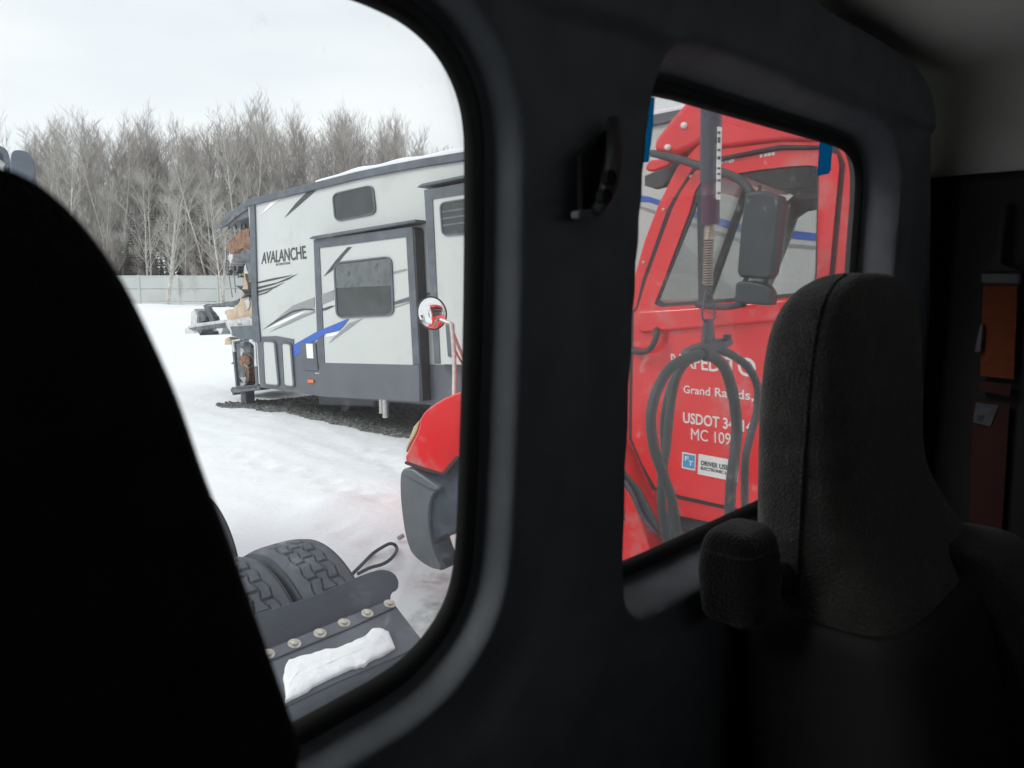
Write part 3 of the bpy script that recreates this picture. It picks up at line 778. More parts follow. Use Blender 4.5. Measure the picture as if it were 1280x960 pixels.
# far side wall with its own door opening, back wall, roof lining, floor, engine bulkhead
def shift(loop, off):       # an outline of the near side carried across to the far side of the cab (same size, same place along the cab)
    return [TP.uw(x, y) for x, y in loop]
prism_uw('cab_shell_far_side', shift(cab_out, 0), TP, -CW + .05, -CW, M['truckint'], truck, holes=[shift(grow, 0)])
uwA = TP.uw(1040, 200); uwB = TP.uw(1050, 690); uR = max(uwA[0], uwB[0]) + .12
wT = TP.uw(900, 185)[1]; wF = TP.uw(850, 622)[1]
prism_uw('cab_back_wall', [(uR, wF), (uR + .05, wF), (uR + .05, wT), (uR, wT)], TP, -.06, -CW + .06, M['truckint'], truck)
prism_uw('cab_floor', [(TP.uw(783, 400)[0], wF), (uR, wF), (uR, wF + .04), (TP.uw(783, 400)[0], wF + .04)], TP, -.06, -CW + .06, M['truckblack'], truck)
prism_uw('roof_lining', [(TP.uw(880, 200)[0], wT - .06), (uR, wT - .06), (uR, wT), (TP.uw(880, 200)[0], wT)], TP, -.06, -CW + .06, M['truckint'], truck)
dA = TP.uw(792, 385); dB = TP.uw(818, 385)
prism_uw('dashboard', rounded([(dA[0] - .02, dA[1] - .5), (dA[0] + .42, dA[1] - .5), (dA[0] + .42, dA[1] - .12), (dA[0] + .3, dA[1] + .02), (dA[0], dA[1] - .02)], .06), TP, -.07, -CW + .07, M['truckblack'], truck)
# windscreen between the two front posts
wsb, wst = TP.uw(795, 383), TP.uw(853, 206)
wd = (V((wst[0], wst[1])) - V((wsb[0], wsb[1]))).normalized(); wn = V((-wd.y, wd.x)) * .006
prism_uw('windscreen', [(wsb[0], wsb[1]), (wst[0], wst[1]), (wst[0] + wn.x, wst[1] + wn.y), (wsb[0] + wn.x, wsb[1] + wn.y)], TP, -.06, -CW + .06, glass('windscreen_glass', .012, (.985, .995, .99), .45), truck)
mid = -CW / 2
prism_uw('windscreen_post', [(wsb[0] - .01, wsb[1]), (wsb[0] + .03, wsb[1]), (wst[0] + .03, wst[1]), (wst[0] - .01, wst[1])], TP, mid + .03, mid - .03, M['truckblack'], truck)
for off in (-.62, -1.5):       # seats inside the red cab
    uc = TP.uw(985, 372)[0] + .05; wc = TP.uw(985, 372)[1]
    st = prism_uw('seat', rounded([(uc - .12, wc - .7), (uc + .12, wc - .7), (uc + .2, wc + .15), (uc + .24, wc + .33), (uc + .12, wc + .36), (uc + .06, wc + .15)], .06), TP, off + .26, off - .26, M['truckint'], truck, bevel=.05)
sw = TP.loc(TP.uw(860, 372)[0] + .16, TP.uw(860, 372)[1] + .0, -.55)
ring = [sw + (TP.e1 * .35 + TP.e3 * .94).normalized() * (.22 * math.cos(a)) + TP.n * (.22 * math.sin(a)) for a in [2 * math.pi * k / 28 for k in range(29)]]
v, f = tube_data(ring, .014, 8); mesh('steering_wheel', v, f, M['truckblack'], truck, smooth=True)

# dark groove between door and post, then the door itself
prism('door_seal', [(834, 262), (843, 246), (866, 210), (900, 196), (975, 181), (1046, 182), (1056, 205), (1043, 345), (1024, 662), (849, 624), (815, 612), (786, 548), (788, 390), (795, 385), (803, 350)], TP, .006, .001, M['seam'], truck, holes=[grow])
dout = [(841, 260), (851, 240), (869, 214), (900, 202), (975, 188), (1030, 187), (1046, 193), (1049, 206), (1036, 345), (1020, 658), (907, 632), (849, 619), (819, 608.5), (803, 580), (790, 549), (791, 470), (792.5, 391), (797, 386), (808, 350)]
door = prism('door', dout, TP, .03, .004, M['red'], truck, holes=[win], bevel=.009)
prism('door_ledge', [(796, 389), (850, 385.5), (960, 376), (1020, 371), (1018, 398), (960, 403), (890, 409), (802, 417), (797, 412)], TP, .058, .03, M['red'], truck, bevel=.022, bseg=4)
prism('window_seal', [(x, y) for x, y in grow], TP, .02, .005, M['truckblack'], truck, holes=[[(x + (5.5 if x < 870 and y > 225 else -2 if x > 1000 else 0), y + (-5 if y > 300 else 2)) for x, y in win]])
prism('door_glass', grow, TP, .010, .006, glass('door_glass', .07, (.95, .985, .98), .6, scale=3, dustcol=(.75, .84, .84)), truck)  # teal film puts this pane's hazy reflection into the colour
prism('window_divider', [(871, 232), (880, 226), (884, 378), (873, 379)], TP, .022, .006, M['truckblack'], truck)
prism('drip_rail', [(872, 206), (900, 196.5), (940, 187.5), (975, 182), (1030, 181.5), (1030, 185.5), (975, 186), (940, 192.5), (900, 201.5), (874, 211)], TP, .05, .004, M['seam'], truck, bevel=.006)
gh = [TP.pt(784, 434, .03), TP.pt(797, 440, .09), TP.pt(810, 438, .10), TP.pt(818, 428, .10), TP.pt(821, 416, .09), TP.pt(821, 411, .04)]
tube('grab_handle', gh, .016, M['truckblack'], truck)
# lettering and stickers on the door
W = M['white']
lettering('lettering', 'R.EXPEDITO', [(838.5, 441.8), (945, 447.6), (945, 472), (839.5, 457)], TP, .032, W, door, bold=.012, spacing=.98)
lettering('lettering', 'Grand Rapids,', [(854.5, 481.6), (942, 488.2), (942, 500.5), (854.5, 491.2)], TP, .032, W, door, bold=.008)
lettering('lettering', 'USDOT 34114', [(854, 515), (940.5, 526.5), (940.5, 541), (854, 528.4)], TP, .032, W, door, bold=.018)
lettering('lettering', 'MC 1095', [(864, 535.2), (921, 542.8), (921, 557.3), (864, 549.2)], TP, .032, W, door, bold=.0)
prism('sticker', [(853, 565), (870, 568), (869, 588.5), (852.2, 585)], TP, .033, .031, M['white'], door)
prism('sticker_print', [(854.4, 567), (868.6, 569.6), (867.8, 586.5), (853.6, 583.4)], TP, .0345, .0332, M['label_blue'], door)
lettering('lettering', 'F', [(856.5, 570), (861, 570.8), (860.8, 576.3), (856.2, 575.4)], TP, .036, W, door, bold=.02)
lettering('lettering', 'T', [(861, 575.5), (866, 576.4), (865.6, 582.6), (860.7, 581.6)], TP, .036, W, door, bold=.02)
prism('sticker', [(873.4, 567.4), (924, 576.6), (922, 602.6), (872.2, 592.6)], TP, .033, .031, M['white'], door)
lettering('lettering', 'DRIVER USING', [(876.6, 575.6), (920, 583.2), (919.6, 589.6), (876.4, 581.2)], TP, .035, M['label_dark'], door, bold=.012)
lettering('lettering', 'ELECTRONIC LOGS', [(876.2, 583), (919.4, 591.4), (919.2, 595.4), (876, 586.6)], TP, .035, M['label_dark'], door, bold=.008)
for (x, y, w) in ((902, 203.5, 2), (906, 202.5, 3), (911, 201.5, 4), (915, 200.6, 3), (950, 195.5, 3), (955, 194.4, 4), (960, 193.2, 3), (965, 192.2, 3.5)):
    prism('paint_chip', jag([(x, y - 2), (x + w, y - 2.6), (x + w, y + 1), (x, y + 1.8)], .7, 3, int(x)), TP, .0325, .0305, W, door)  # white blotches for small illegible lettering

# roof fairing with its visor, marker lights
prism('roof_fairing', [(1110, 40), (880, 50), (870, 108), (858, 126), (836, 152), (818, 175), (817, 188), (826, 192), (845, 192.5), (860, 186), (874, 177.5), (900, 186), (940, 181), (975, 177), (1060, 177), (1110, 180)], TP, .02, -CW - .02, M['redmatt'], truck, bevel=.05, bseg=4)
prism('sun_visor', [(806, 208), (812, 200), (836, 197), (842, 200), (834, 208), (818, 214), (807, 213)], TP, -.45, -CW, M['redmatt'], truck, bevel=.02)
prism('visor_bracket', [(815, 191), (840, 193), (866, 203), (884, 205), (884, 224), (868, 222), (861, 213), (842, 206), (816, 216), (806, 220), (806, 232), (815, 235), (828, 232), (846, 208), (838, 203), (816, 196)], TP, -.08, -.16, M['truckblack'], truck)  # dark band below the visor
for x, y in ((855.5, 157), (835, 184.5)):
    c = TP.pt(x, y, .02)
    lathe('marker_light', c, TP.n, [(.018, 0), (.016, .012), (.008, .018), (.0, .019)], M['white'], truck, seg=12)
for x, y in ((864, 220.5), (830, 262), (805, 328)):
    lathe('bolt', TP.pt(x, y, .0), TP.n, [(.009, 0), (.008, .008), (.0, .01)], M['bolt'], truck, seg=10)
# mirror on its arm
tube('mirror_arm', [TP.pt(815, 191.5, .0), TP.pt(845, 198, .12), TP.pt(868, 205, .2), TP.pt(905, 216, .3), TP.pt(925, 225, .36), TP.pt(936, 236, .4), TP.pt(940, 246, .42)], .02, M['truckblack'], truck)
mh = prism('mirror', rounded([(931, 240), (955, 237.5), (976.5, 244), (975, 270), (966, 342), (960, 349), (925, 346.5), (921, 341), (925, 290)], 5), TP, .44, .33, M['mirrorhouse'], truck, bevel=.025, bseg=4)
prism('mirror_foot', rounded([(919, 353), (935, 350.5), (958, 356), (965, 366), (964, 382), (918, 379)], 5), TP, .44, .34, M['mirrorhouse'], truck, bevel=.025, bseg=4)
pole('mirror_pin', TP.pt(950, 232, .4), TP.pt(950, 240, .4), .008, M['truckblack'], truck)
tube('mirror_arm', [TP.pt(930, 380, .38), TP.pt(905, 384, .28), TP.pt(880, 382, .1), TP.pt(872, 381, .03)], .016, M['truckblack'], truck)

# bonnet, wing, wheel arch
prism('bonnet', [(570, 520), (574, 462), (579, 428), (590, 402), (620, 386), (700, 378), (786, 377), (800, 392), (800, 640), (700, 560), (600, 560)], TP, -.22, -CW + .22, M['red'], truck, bevel=.09, bseg=5)
prism('cowl', [(785, 376), (797, 372), (792, 388), (790, 470), (789, 548), (806, 590), (819, 610), (816, 640), (760, 600), (760, 380)], TP, -.002, -.3, M['red'], truck, bevel=.01)
wing = [(506.5, 578), (505.5, 571), (513, 556), (520, 543), (523.5, 533), (524, 524), (529, 516), (537, 508.5), (555, 497.5), (575, 489.5), (640, 478), (712, 500), (756, 548), (770, 572), (780, 600), (797, 636), (812, 690), (818, 760), (790, 790), (763, 700), (735, 640), (700, 605), (650, 588), (605, 585), (575, 573), (571, 572), (553, 593.5), (532, 587)]
prism('wing', wing, TP, .22, -.30, M['red'], truck, bevel=.045, bseg=5)
prism('wing', [TPq for TPq in wing], TP, -CW + .3, -CW - .22, M['red'], truck, bevel=.045)
hl = prism('headlight', [(524, 525), (522, 536), (518, 545), (511.5, 556), (507, 566), (507.5, 560), (512.5, 545), (517, 533)], TP, .17, -.15, M['cream'], truck, bevel=.01)
bmp = prism('bumper', chaikin([(501, 590), (506, 584.5), (515, 586), (534, 600), (548, 610), (537, 622), (534, 652), (541, 690), (553, 712), (541, 711.5), (526, 703), (512.5, 690), (505, 663), (500.5, 625), (499.8, 602)], 2), TP, .20, .0, M['bumper'], truck, bevel=.05, bseg=5)
prism('bumper_front', [(502, 592), (513, 592), (516, 690), (513, 690), (505, 662), (501, 625)], TP, .04, -CW - .2, M['bumper'], truck, bevel=.01)
prism('bumper_end', chaikin([(517, 591), (530, 589), (553, 596), (571, 575), (590, 590), (590, 660), (570, 664), (556, 668), (547, 674), (542, 683), (546, 694), (556, 706), (556, 713), (545, 712.5), (536, 690), (532.5, 652), (535.5, 624), (546, 611.5)], 2), TP, .17, .02, M['bumperdark'], truck, bevel=.01)
prism('bumper_top', [(506, 585), (516, 586.4), (549, 609.5), (546, 614), (535, 611), (503, 593)], TP, .22, .12, M['bumper'], truck, bevel=.012)
prism('wing_edge_trim', [(506, 577), (531, 585.5), (553, 591.8), (570, 570.5), (573, 573), (554.5, 595), (531, 589), (506, 580)], TP, .223, .15, M['seam'], truck)
# front wheel of the red truck
wc = TP.pt(655, 702, -.02)
RWR = (wc.z - 0.0)
wh = lathe('wheel', wc, TP.n, [(.24, .06), (.40, .075), (.47, .06), (.505, .02), (.51, -.04), (.51, -.22), (.47, -.27), (.3, -.27)], M['tyre'], truck, seg=56)
rm = lathe('rim', wc, TP.n, [(.0, .12), (.09, .12), (.1, .03), (.2, .0), (.27, .05), (.285, .065), (.29, .05)], M['rim'], truck, seg=40); rm.parent = wh
# steps, tank side and bracket below the door
prism('step_side', [(819, 613), (850, 624), (907, 637), (1040, 668), (1040, 900), (815, 880), (800, 700)], TP, -.04, -.7, M['truckblack'], truck)
for k in range(3):
    prism('step_tread', [(826, 664 + k * 75), (1035, 706 + k * 86), (1035, 716 + k * 86), (826, 672 + k * 75)], TP, .12, -.05, M['steel'], truck, bevel=.006)
prism('door_bracket', [(772, 580), (779, 588), (800, 612), (815, 640), (824, 660), (820, 664), (806, 648), (790, 622), (771, 597)], TP, .245, .225, M['truckblack'], truck, bevel=.006)
tube('bracket_cable', [TP.pt(772, 590, .26), TP.pt(788, 612, .27), TP.pt(800, 640, .27), TP.pt(815, 662, .26), TP.pt(826, 668, .2)], .012, M['shackle'], truck)
lt = random.Random(2)
for k in range(6):   # small warning print on the wing, too small to read
    prism('print_mark', [(774.5 + k % 3 * 2.4, 638 + (k // 3) * 8), (776 + k % 3 * 2.4, 638.3 + (k // 3) * 8), (776 + k % 3 * 2.4, 643 + (k // 3) * 8), (774.5 + k % 3 * 2.4, 642.4 + (k // 3) * 8)], TP, .2235, .2215, M['label_dark'], truck)

# chassis of the red truck going on behind the cab
prism_uw('chassis_rail', [(TP.uw(600, 620)[0], -.15), (TP.uw(1040, 650)[0] + 3, -.15), (TP.uw(1040, 650)[0] + 3, -.4), (TP.uw(600, 620)[0], -.4)], TP, -.7, -.8, M['frame'], truck)
prism_uw('chassis_rail', [(TP.uw(600, 620)[0], -.15), (TP.uw(1040, 650)[0] + 3, -.15), (TP.uw(1040, 650)[0] + 3, -.4), (TP.uw(600, 620)[0], -.4)], TP, -1.4, -1.5, M['frame'], truck)

# round spotting mirror standing on the wing
mc = TP.pt(540, 391.5, .02)
toE = (EYE - mc).normalized()
back = TP.e1
ax = (toE + back * 1.45 + V((0, 0, .34))).normalized()
Rm = 20.5 / FPX * (mc - EYE).length
fm = lathe('wing_mirror', mc, ax, [(.0, -.05), (Rm * .5, -.045), (Rm * .9, -.02), (Rm * 1.03, -.002), (Rm * 1.03, .006), (Rm * .97, .006), (Rm * .9, -.004)], M['truckblack'], truck, seg=40)
prof = [(Rm * .985 * t, .045 * math.sqrt(max(0, 1 - t * t * .92)) - .012) for t in [1 - k / 14 for k in range(15)]]
gm = lathe('mirror_glass', mc, ax, prof, M['mirror'], truck, seg=40); gm.parent = fm
tube('mirror_stand', [TP.pt(551, 400, .0), TP.pt(560, 403.5, .0), TP.pt(564, 407, .0), TP.pt(566.5, 430, .02), TP.pt(568, 462, .05), TP.pt(567.5, 496, .1)], .015, M['pitted'], truck)
tube('mirror_stand', [TP.pt(563, 406, .0), TP.pt(568, 420, -.04), TP.pt(577, 442, -.1), TP.pt(590, 470, -.2)], .011, M['pitted'], truck)
tube('mirror_stand', [TP.pt(566, 432, .02), TP.pt(572, 444, -.06), TP.pt(580, 458, -.2)], .008, M['pitted'], truck)
# ------------------------------------------------------------------ our own cab: s runs along its back wall, n out through it
WD = V((919, 970, 0)).normalized(); WN = V((-WD.y, WD.x, 0))
D = .50
class Wall:
    e1, n, e3 = WD, WN, V((0, 0, 1))
    def hit(s, px, py, n):
        d = ray(px, py); q = d * (n / d.dot(WN))
        return q.dot(WD), q.z
    def P(s, a, n, z): return EYE + WD * a + WN * n + V((0, 0, z))
    def pt(s, px, py, off=0):
        a, z = s.hit(px, py, D); return s.P(a, D - off, z)
CW_ = Wall(); CP_ = CW_.P
def sz(px, py, n=D): return CW_.hit(px, py, n)

# window openings (glass edge), in wall coordinates
w2 = [sz(*p) for p in ((820, 121), (807, 146), (801, 183), (795, 262), (786, 395), (777, 592), (774, 690), (779, 700.5), (880, 655), (930, 632), (1000, 599.5), (1040, 577), (1052, 545), (1054, 460), (1060, 345), (1069, 230), (1066, 205), (1056, 190), (1040, 182), (1000, 171), (900, 143))]
w2 = [(a - .040, z) if i < 8 else (a, z) for i, (a, z) in enumerate(w2)]
w1 = [sz(*p) for p in ((579.5, 190), (578, 400), (574.5, 510), (570, 650), (566, 705), (559, 738), (546, 768), (525, 798), (500, 824), (470, 845), (420, 872), (350, 910))]
zb = w1[-1][1]
zt = sz(455, 2)[1]
w1 += [(-.02, zb - .003), (-.12, zb), (-.185, zb + .03), (-.205, zb + .08), (-.205, zt - .06), (-.18, zt - .005), (-.1, zt + .012)] + [sz(*p) for p in ((430, -3), (478, 17), (505, 32), (532, 55), (552, 81), (567, 112), (576, 145))]
w1 = chaikin(w1, 2); w2 = chaikin(w2, 2)
print('W1', w1[0], 'zt', zt, 'zb', zb)

def offset_loop(p, d):
    p = np.array(p); n = len(p)
    area = 0.5 * np.sum(p[:, 0] * np.roll(p[:, 1], -1) - np.roll(p[:, 0], -1) * p[:, 1])
    out = []
    for i in range(n):
        t = p[(i + 1) % n] - p[i - 1]; t = t / np.linalg.norm(t)
        nrm = np.array([t[1], -t[0]]) * (1 if area > 0 else -1)
        out.append(tuple(p[i] + nrm * d))
    return out

def sdf(P, poly):
    """signed distance (negative inside) of many points to a polygon"""
    P = np.asarray(P); poly = np.asarray(poly)
    dmin = np.full(len(P), 1e9); inside = np.zeros(len(P), bool)
    for a, b in zip(poly, np.roll(poly, -1, 0)):
        e = b - a; w = P - a
        t = np.clip((w @ e) / (e @ e), 0, 1)
        dmin = np.minimum(dmin, np.linalg.norm(w - t[:, None] * e, axis=1))
        c = (a[1] > P[:, 1]) != (b[1] > P[:, 1])
        with np.errstate(divide='ignore', invalid='ignore'):
            xi = e[0] * (P[:, 1] - a[1]) / e[1] + a[0]
        inside ^= c & (P[:, 0] < xi)
    return np.where(inside, -dmin, dmin)

cabm = empty('truck_cab', CP_(.6, -.4, -1.45), 'dark cab interior with two rear windows in its black back wall', 'truck cab')
S0, S1, Z0, Z1 = -.45, 1.62, -1.45, .37
NS, NZ = 600, 540
ss = np.linspace(S0, S1 + .02, NS); zz = np.linspace(Z0, Z1 + .02, NZ)
G = np.stack(np.meshgrid(ss, zz, indexing='xy'), -1).reshape(-1, 2)
d1, d2 = sdf(G, w1), sdf(G, w2)
def smooth01(x): x = np.clip(x, 0, 1); return x * x * (3 - 2 * x)
# trim outline at the upper outer corner of the back wall
outl = [sz(*p, n=.44) for p in ((700, -205), (900, -72), (1008, -1), (1060, 29), (1105, 56), (1130, 75), (1148, 98), (1157, 128), (1160, 165), (1160, 222), (1160, 700), (1150, 2200))]
outl = chaikin(outl, 2, closed=False) + [(S0 - .5, outl[-1][1] - .3), (S0 - .5, outl[0][1] + .1)]
do = sdf(G, outl)
lip2 = smooth01((d2 - .016) / .026)
f1 = .034 * smooth01((d1 - .016) / .024) + .026 * smooth01((d1 - .045) / .16)
depth = np.minimum(f1, .060 * lip2)
depth += .006 * smooth01((np.minimum(d1, d2) - .055) / .05)
ha, hb, hc = sz(645, 0, .44), sz(850, 78, .44), sz(1010, 112, .44)
hline = np.interp(G[:, 0], [S0, ha[0], hb[0], hc[0], S1], [ha[1] + .02, ha[1], hb[1], hc[1], hc[1] + .002])
depth += .010 * smooth01((G[:, 1] - hline) / .018) * smooth01((d2 - .03) / .02) * smooth01((d1 - .06) / .06)
nn = D - .002 - depth
nn = nn + .10 * smooth01((do + .012) / .022)
keep = (d1 > .004) & (d2 > .004)
idx = -np.ones(len(G), int); idx[keep] = np.arange(keep.sum())
pv = [CP_(G[i, 0], nn[i], G[i, 1]) for i in np.nonzero(keep)[0]]
pf = []
I = idx.reshape(NZ, NS)
for j in range(NZ - 1):
    a = I[j]; b = I[j + 1]
    for i in range(NS - 1):
        q = (a[i], a[i + 1], b[i + 1], b[i])
        if min(q) >= 0: pf.append(tuple(int(k) for k in q))
rp = mesh('rear_panel', pv, pf, M['trim'], cabm, smooth=True)

def ring_strip(name, loops, m, par):
    n = len(loops[0]); v = [q for l in loops for q in l]; f = []
    for i in range(len(loops) - 1):
        for k in range(n):
            k2 = (k + 1) % n; f.append((i * n + k, i * n + k2, (i + 1) * n + k2, (i + 1) * n + k))
    return mesh(name, v, f, m, par, smooth=True)
GL = [glass('rear_window_glass', .014, (.975, .992, .99), .25, patch=.4), glass('rear_window_glass_dusty', .018, (.985, .985, .985), .4, patch=.5)]
for w, g in ((w1, GL[0]), (w2, GL[1])):
    L = lambda off, n: [CP_(a, n, z) for a, z in offset_loop(w, off)]
    wf = empty('window', CP_(w[0][0], D, w[0][1]), parent=cabm)
    ring_strip('window_seal', [L(.018, D + .014), L(0, D - .001), L(.003, D - .008), L(.010, D - .011), L(.017, D - .009), L(.021, D + .004)], M['rubber'], wf)
    f_ = L(.019, D + .008); b_ = L(.019, D + .012)
    v, f = prism_data(f_, b_); mesh('pane', v, f, g, wf)
    ring_strip('window_frame', [L(.020, D + .0145), L(.11, D + .034), L(.16, D + .034), L(.16, D + .020)], M['rubber'], wf)
# outer skin of the back wall
f_ = [CP_(*q) for q in ((S0, D + .035, Z0), (S1 + .05, D + .035, Z0), (S1 + .05, D + .035, Z1 + .05), (S0, D + .035, Z1 + .05))]
hs = []
for w in (w1, w2):
    h = [CP_(a, D + .035, z) for a, z in offset_loop(w, .125)]
    hs.append((h, [q + WN * .015 for q in h]))
v, f = prism_data(f_, [q + WN * .015 for q in f_], hs); mesh('outer_skin', v, f, M['whitetruck'], cabm)

def cab_box(name, s0, s1, n0, n1, z0, z1, m, par=cabm, bevel=0):
    c = CP_((s0 + s1) / 2, (n0 + n1) / 2, (z0 + z1) / 2)
    return box(name, c, WD * ((s1 - s0) / 2), WN * ((n1 - n0) / 2), V((0, 0, (z1 - z0) / 2)), m, par, bevel)
zB = sz(1160, 218, .437)[1]
# headliner: rounded from back wall to roof and down the side to the door header
prof = []
for k in range(13):
    a = math.pi / 2 * k / 12
    prof.append((S1 - .10 + .10 * math.cos(a), zB + .10 + (Z1 - .10 - zB - .0) * math.sin(a)))
prof = [(S1, zB)] + prof + [(S0, Z1)]
v = []; f = []
for n_ in (.47, -1.5):
    for a, z in prof: v.append(CP_(a, n_, z))
K = len(prof)
for k in range(K - 1): f.append((k, k + 1, K + k + 1, K + k))
hl_ = mesh('headliner', v, f, M['headliner'], cabm, smooth=True)
md = hl_.modifiers.new('board', 'SOLIDIFY'); md.thickness = .02; md.offset = -1
zW2 = max(q[1] for q in w2)
cab_box('headliner_back', 1.465, S1 + .02, .462, .474, zB - .01, zW2 + .055, M['headliner'])
cab_box('headliner_back', S0, S1 + .02, .462, .474, zW2 + .055, Z1 + .01, M['headliner'])
print('zW2', zW2, 'zt', zt, 'smax', max(q[0] for q in w2), 'Z1', Z1)
cab_box('side_panel', S1 - .004, S1 + .04, -1.5, .47, Z0, zB, M['blackcloth'])
cab_box('side_panel', S0 - .04, S0, -1.5, .5, Z0, Z1, M['blackcloth'])
cab_box('roof', S0 - .04, S1 + .06, -1.5, .55, Z1 + .03, Z1 + .06, M['whitetruck'])
cab_box('outer_side', S1 + .042, S1 + .06, -1.5, .55, Z0, Z1 + .03, M['whitetruck'])
cab_box('outer_side', S0 - .06, S0 - .042, -1.5, .55, Z0, Z1 + .03, M['whitetruck'])
cab_box('floor', S0 - .04, S1 + .04, -1.5, .5, Z0 - .03, Z0, M['blackcloth'])
cab_box('dashboard', S0, S1, -1.54, -1.2, Z0, .03, M['blackcloth'])  # unseen; raised to eye height to dim the windscreen light
cab_box('windscreen_header', S0, S1, -1.54, -1.5, .25, Z1 + .03, M['blackcloth'])
cab_box('windscreen_post', S0, S0 + .1, -1.54, -1.5, .03, .25, M['blackcloth'])
cab_box('windscreen_post', S1 - .1, S1, -1.54, -1.5, .03, .25, M['blackcloth'])
cab_box('windscreen', S0 + .1, S1 - .1, -1.524, -1.519, .03, .25, glass('cab_windscreen_glass', .01, (.97, .99, .98), .4))  # unseen opening added to light the cab from the front
cab_box('door_pillar', S1 - .035, S1 - .004, .12, .40, Z0, zB - .004, M['blackcloth'], bevel=.012)

# grab handle let into the pillar between the windows
def hp(px, py, out):
    a, z = sz(px, py, .435 - out); return CP_(a, .435 - out, z)
gp = empty('grab_handle', hp(748, 215, 0), parent=cabm)
LOC[gp.name] = hp(748, 215, 0)
def hprism(name, loop, o1, o2, m, bevel=0):
    f_ = [hp(x, y, o1) for x, y in loop]; b_ = [q + WN * (o1 - o2) for q in f_]
    v, f = prism_data(f_, b_); return mesh(name, v, f, m, gp, bevel=bevel)
hprism('recess', rounded([(727, 192), (757, 165), (770, 158), (762, 262), (728, 266)], 6), .002, -.004, M['hole'], .002)  # flat black inlay; the hollow's shade is in its colour
hprism('recess_lip', rounded([(724, 263), (751, 260), (750, 274), (724, 274)], 4), .006, -.004, M['trim'], .004)
bar = [hp(767, 157, .003), hp(768, 163, .012), hp(769, 180, .020), hp(768, 200, .023), hp(764, 222, .022), hp(758, 244, .018), hp(752, 257, .010), hp(744, 263, .002)]
pth = smooth_path(bar, 6)
rings = []
for i, p in enumerate(pth):
    t = (pth[min(i + 1, len(pth) - 1)] - pth[max(i - 1, 0)]).normalized()
    a = t.cross(WN).normalized()
    b = a.cross(t).normalized()
    rings.append([p + a * (.0085 * math.copysign(abs(math.cos(q)) ** .7, math.cos(q))) + b * (.006 * math.copysign(abs(math.sin(q)) ** .7, math.sin(q))) for q in [2 * math.pi * k / 16 for k in range(16)]])
loft('grip', rings, M['handle'], gp)
for px, py in ((763.5, 222), (757.5, 245.5)):
    c = hp(px, py, .0285)
    lathe('screw_hole', c, -WN, [(.0065, -.006), (.0068, .0012), (.0055, .0018), (.005, .0004), (0, .0002)], M['hole'], gp, seg=18)
lathe('trim_clip', CP_(*(lambda q: (q[0], .452, q[1]))(sz(1116, 226, .452))), -WN, [(.004, 0), (.0035, .002), (0, .0025)], M['handle'], cabm, seg=12)

# blue tape stuck on the dusty window
def tape(loop, label, seed):
    v, f = prism_data([CW_.pt(x, y, -.0055) for x, y in jag(loop, .4, 4, seed)], [CW_.pt(x, y, -.0071) for x, y in jag(loop, .4, 4, seed)])
    tag(mesh('tape_strip', v, f, M['tape']), label, 'tape')
tape([(824, 121), (822, 150), (819, 180), (816, 202), (806, 203), (797, 196), (797, 160), (800, 118)], 'crinkled blue tape strip stuck along the inner upper edge beside the pillar', 4)
tape([(1031, 172), (1046, 176), (1043, 212), (1040, 217), (1028, 219.5), (1027, 214)], 'short dark blue tape strip hanging from the top outer corner of the window', 7)

# ------------------------------------------------------------------ seats
def sect(z, s0, s1, n0, n1, e=.32, m=28):
    """rounded-rectangle section between s0..s1, n0..n1"""
    cs, cn = (s0 + s1) / 2, (n0 + n1) / 2; hs_, hn = (s1 - s0) / 2, (n1 - n0) / 2
    out = []
    for k in range(m):
        a = 2 * math.pi * k / m
        c, s_ = math.cos(a), math.sin(a)
        out.append(CP_(cs + hs_ * math.copysign(abs(c) ** e, c), cn + hn * math.copysign(abs(s_) ** e, s_), z))
    return out
def interp_secs(keys, n=8, **kw):
    out = []
    K_ = np.array(keys)
    t = np.linspace(0, len(keys) - 1, (len(keys) - 1) * n + 1)
    for q in t:
        i = min(int(q), len(keys) - 2); u = q - i
        p0, p1, p2, p3 = K_[max(i - 1, 0)], K_[i], K_[i + 1], K_[min(i + 2, len(keys) - 1)]
        r = .5 * (2 * p1 + (p2 - p0) * u + (2 * p0 - 5 * p1 + 4 * p2 - p3) * u * u + (3 * p1 - p0 - 3 * p2 + p3) * u ** 3)
        out.append(sect(*r, **kw))
    return out
seat = empty('driver_seat', CP_(1.08, .15, -1.45), 'dark grey ribbed cloth high-back seat in front of the dusty right window', 'seat')
loft('backrest', interp_secs([(.0, .985, 1.06, .345, .365), (-.003, .955, 1.09, .335, .378), (-.010, .925, 1.115, .328, .388), (-.025, .898, 1.15, .322, .402), (-.05, .880, 1.178, .318, .415), (-.09, .870, 1.195, .315, .424),
                              (-.16, .866, 1.205, .31, .428), (-.26, .866, 1.21, .30, .427), (-.33, .863, 1.24, .27, .425), (-.42, .85, 1.30, .225, .42), (-.55, .84, 1.34, .19, .41), (-.75, .84, 1.34, .16, .39), (-.95, .84, 1.34, .12, .36)], 8, e=.42, m=44), M['seat'], seat)
def seat_curve(n0, pts):   # piping on the inner side face
    return [CP_(a, n, z) for a, n, z in pts]
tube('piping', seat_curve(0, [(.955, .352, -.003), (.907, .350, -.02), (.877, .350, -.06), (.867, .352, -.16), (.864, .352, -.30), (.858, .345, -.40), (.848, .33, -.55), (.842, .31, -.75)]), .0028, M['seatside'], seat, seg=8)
loft('side_bolster', interp_secs([(-.36, 1.12, 1.2, .24, .28), (-.38, 1.1, 1.30, .19, .29), (-.46, 1.1, 1.35, .13, .29), (-.6, 1.1, 1.37, .10, .28), (-.85, 1.1, 1.37, .08, .24)], 6, e=.6), M['seatside'], seat)
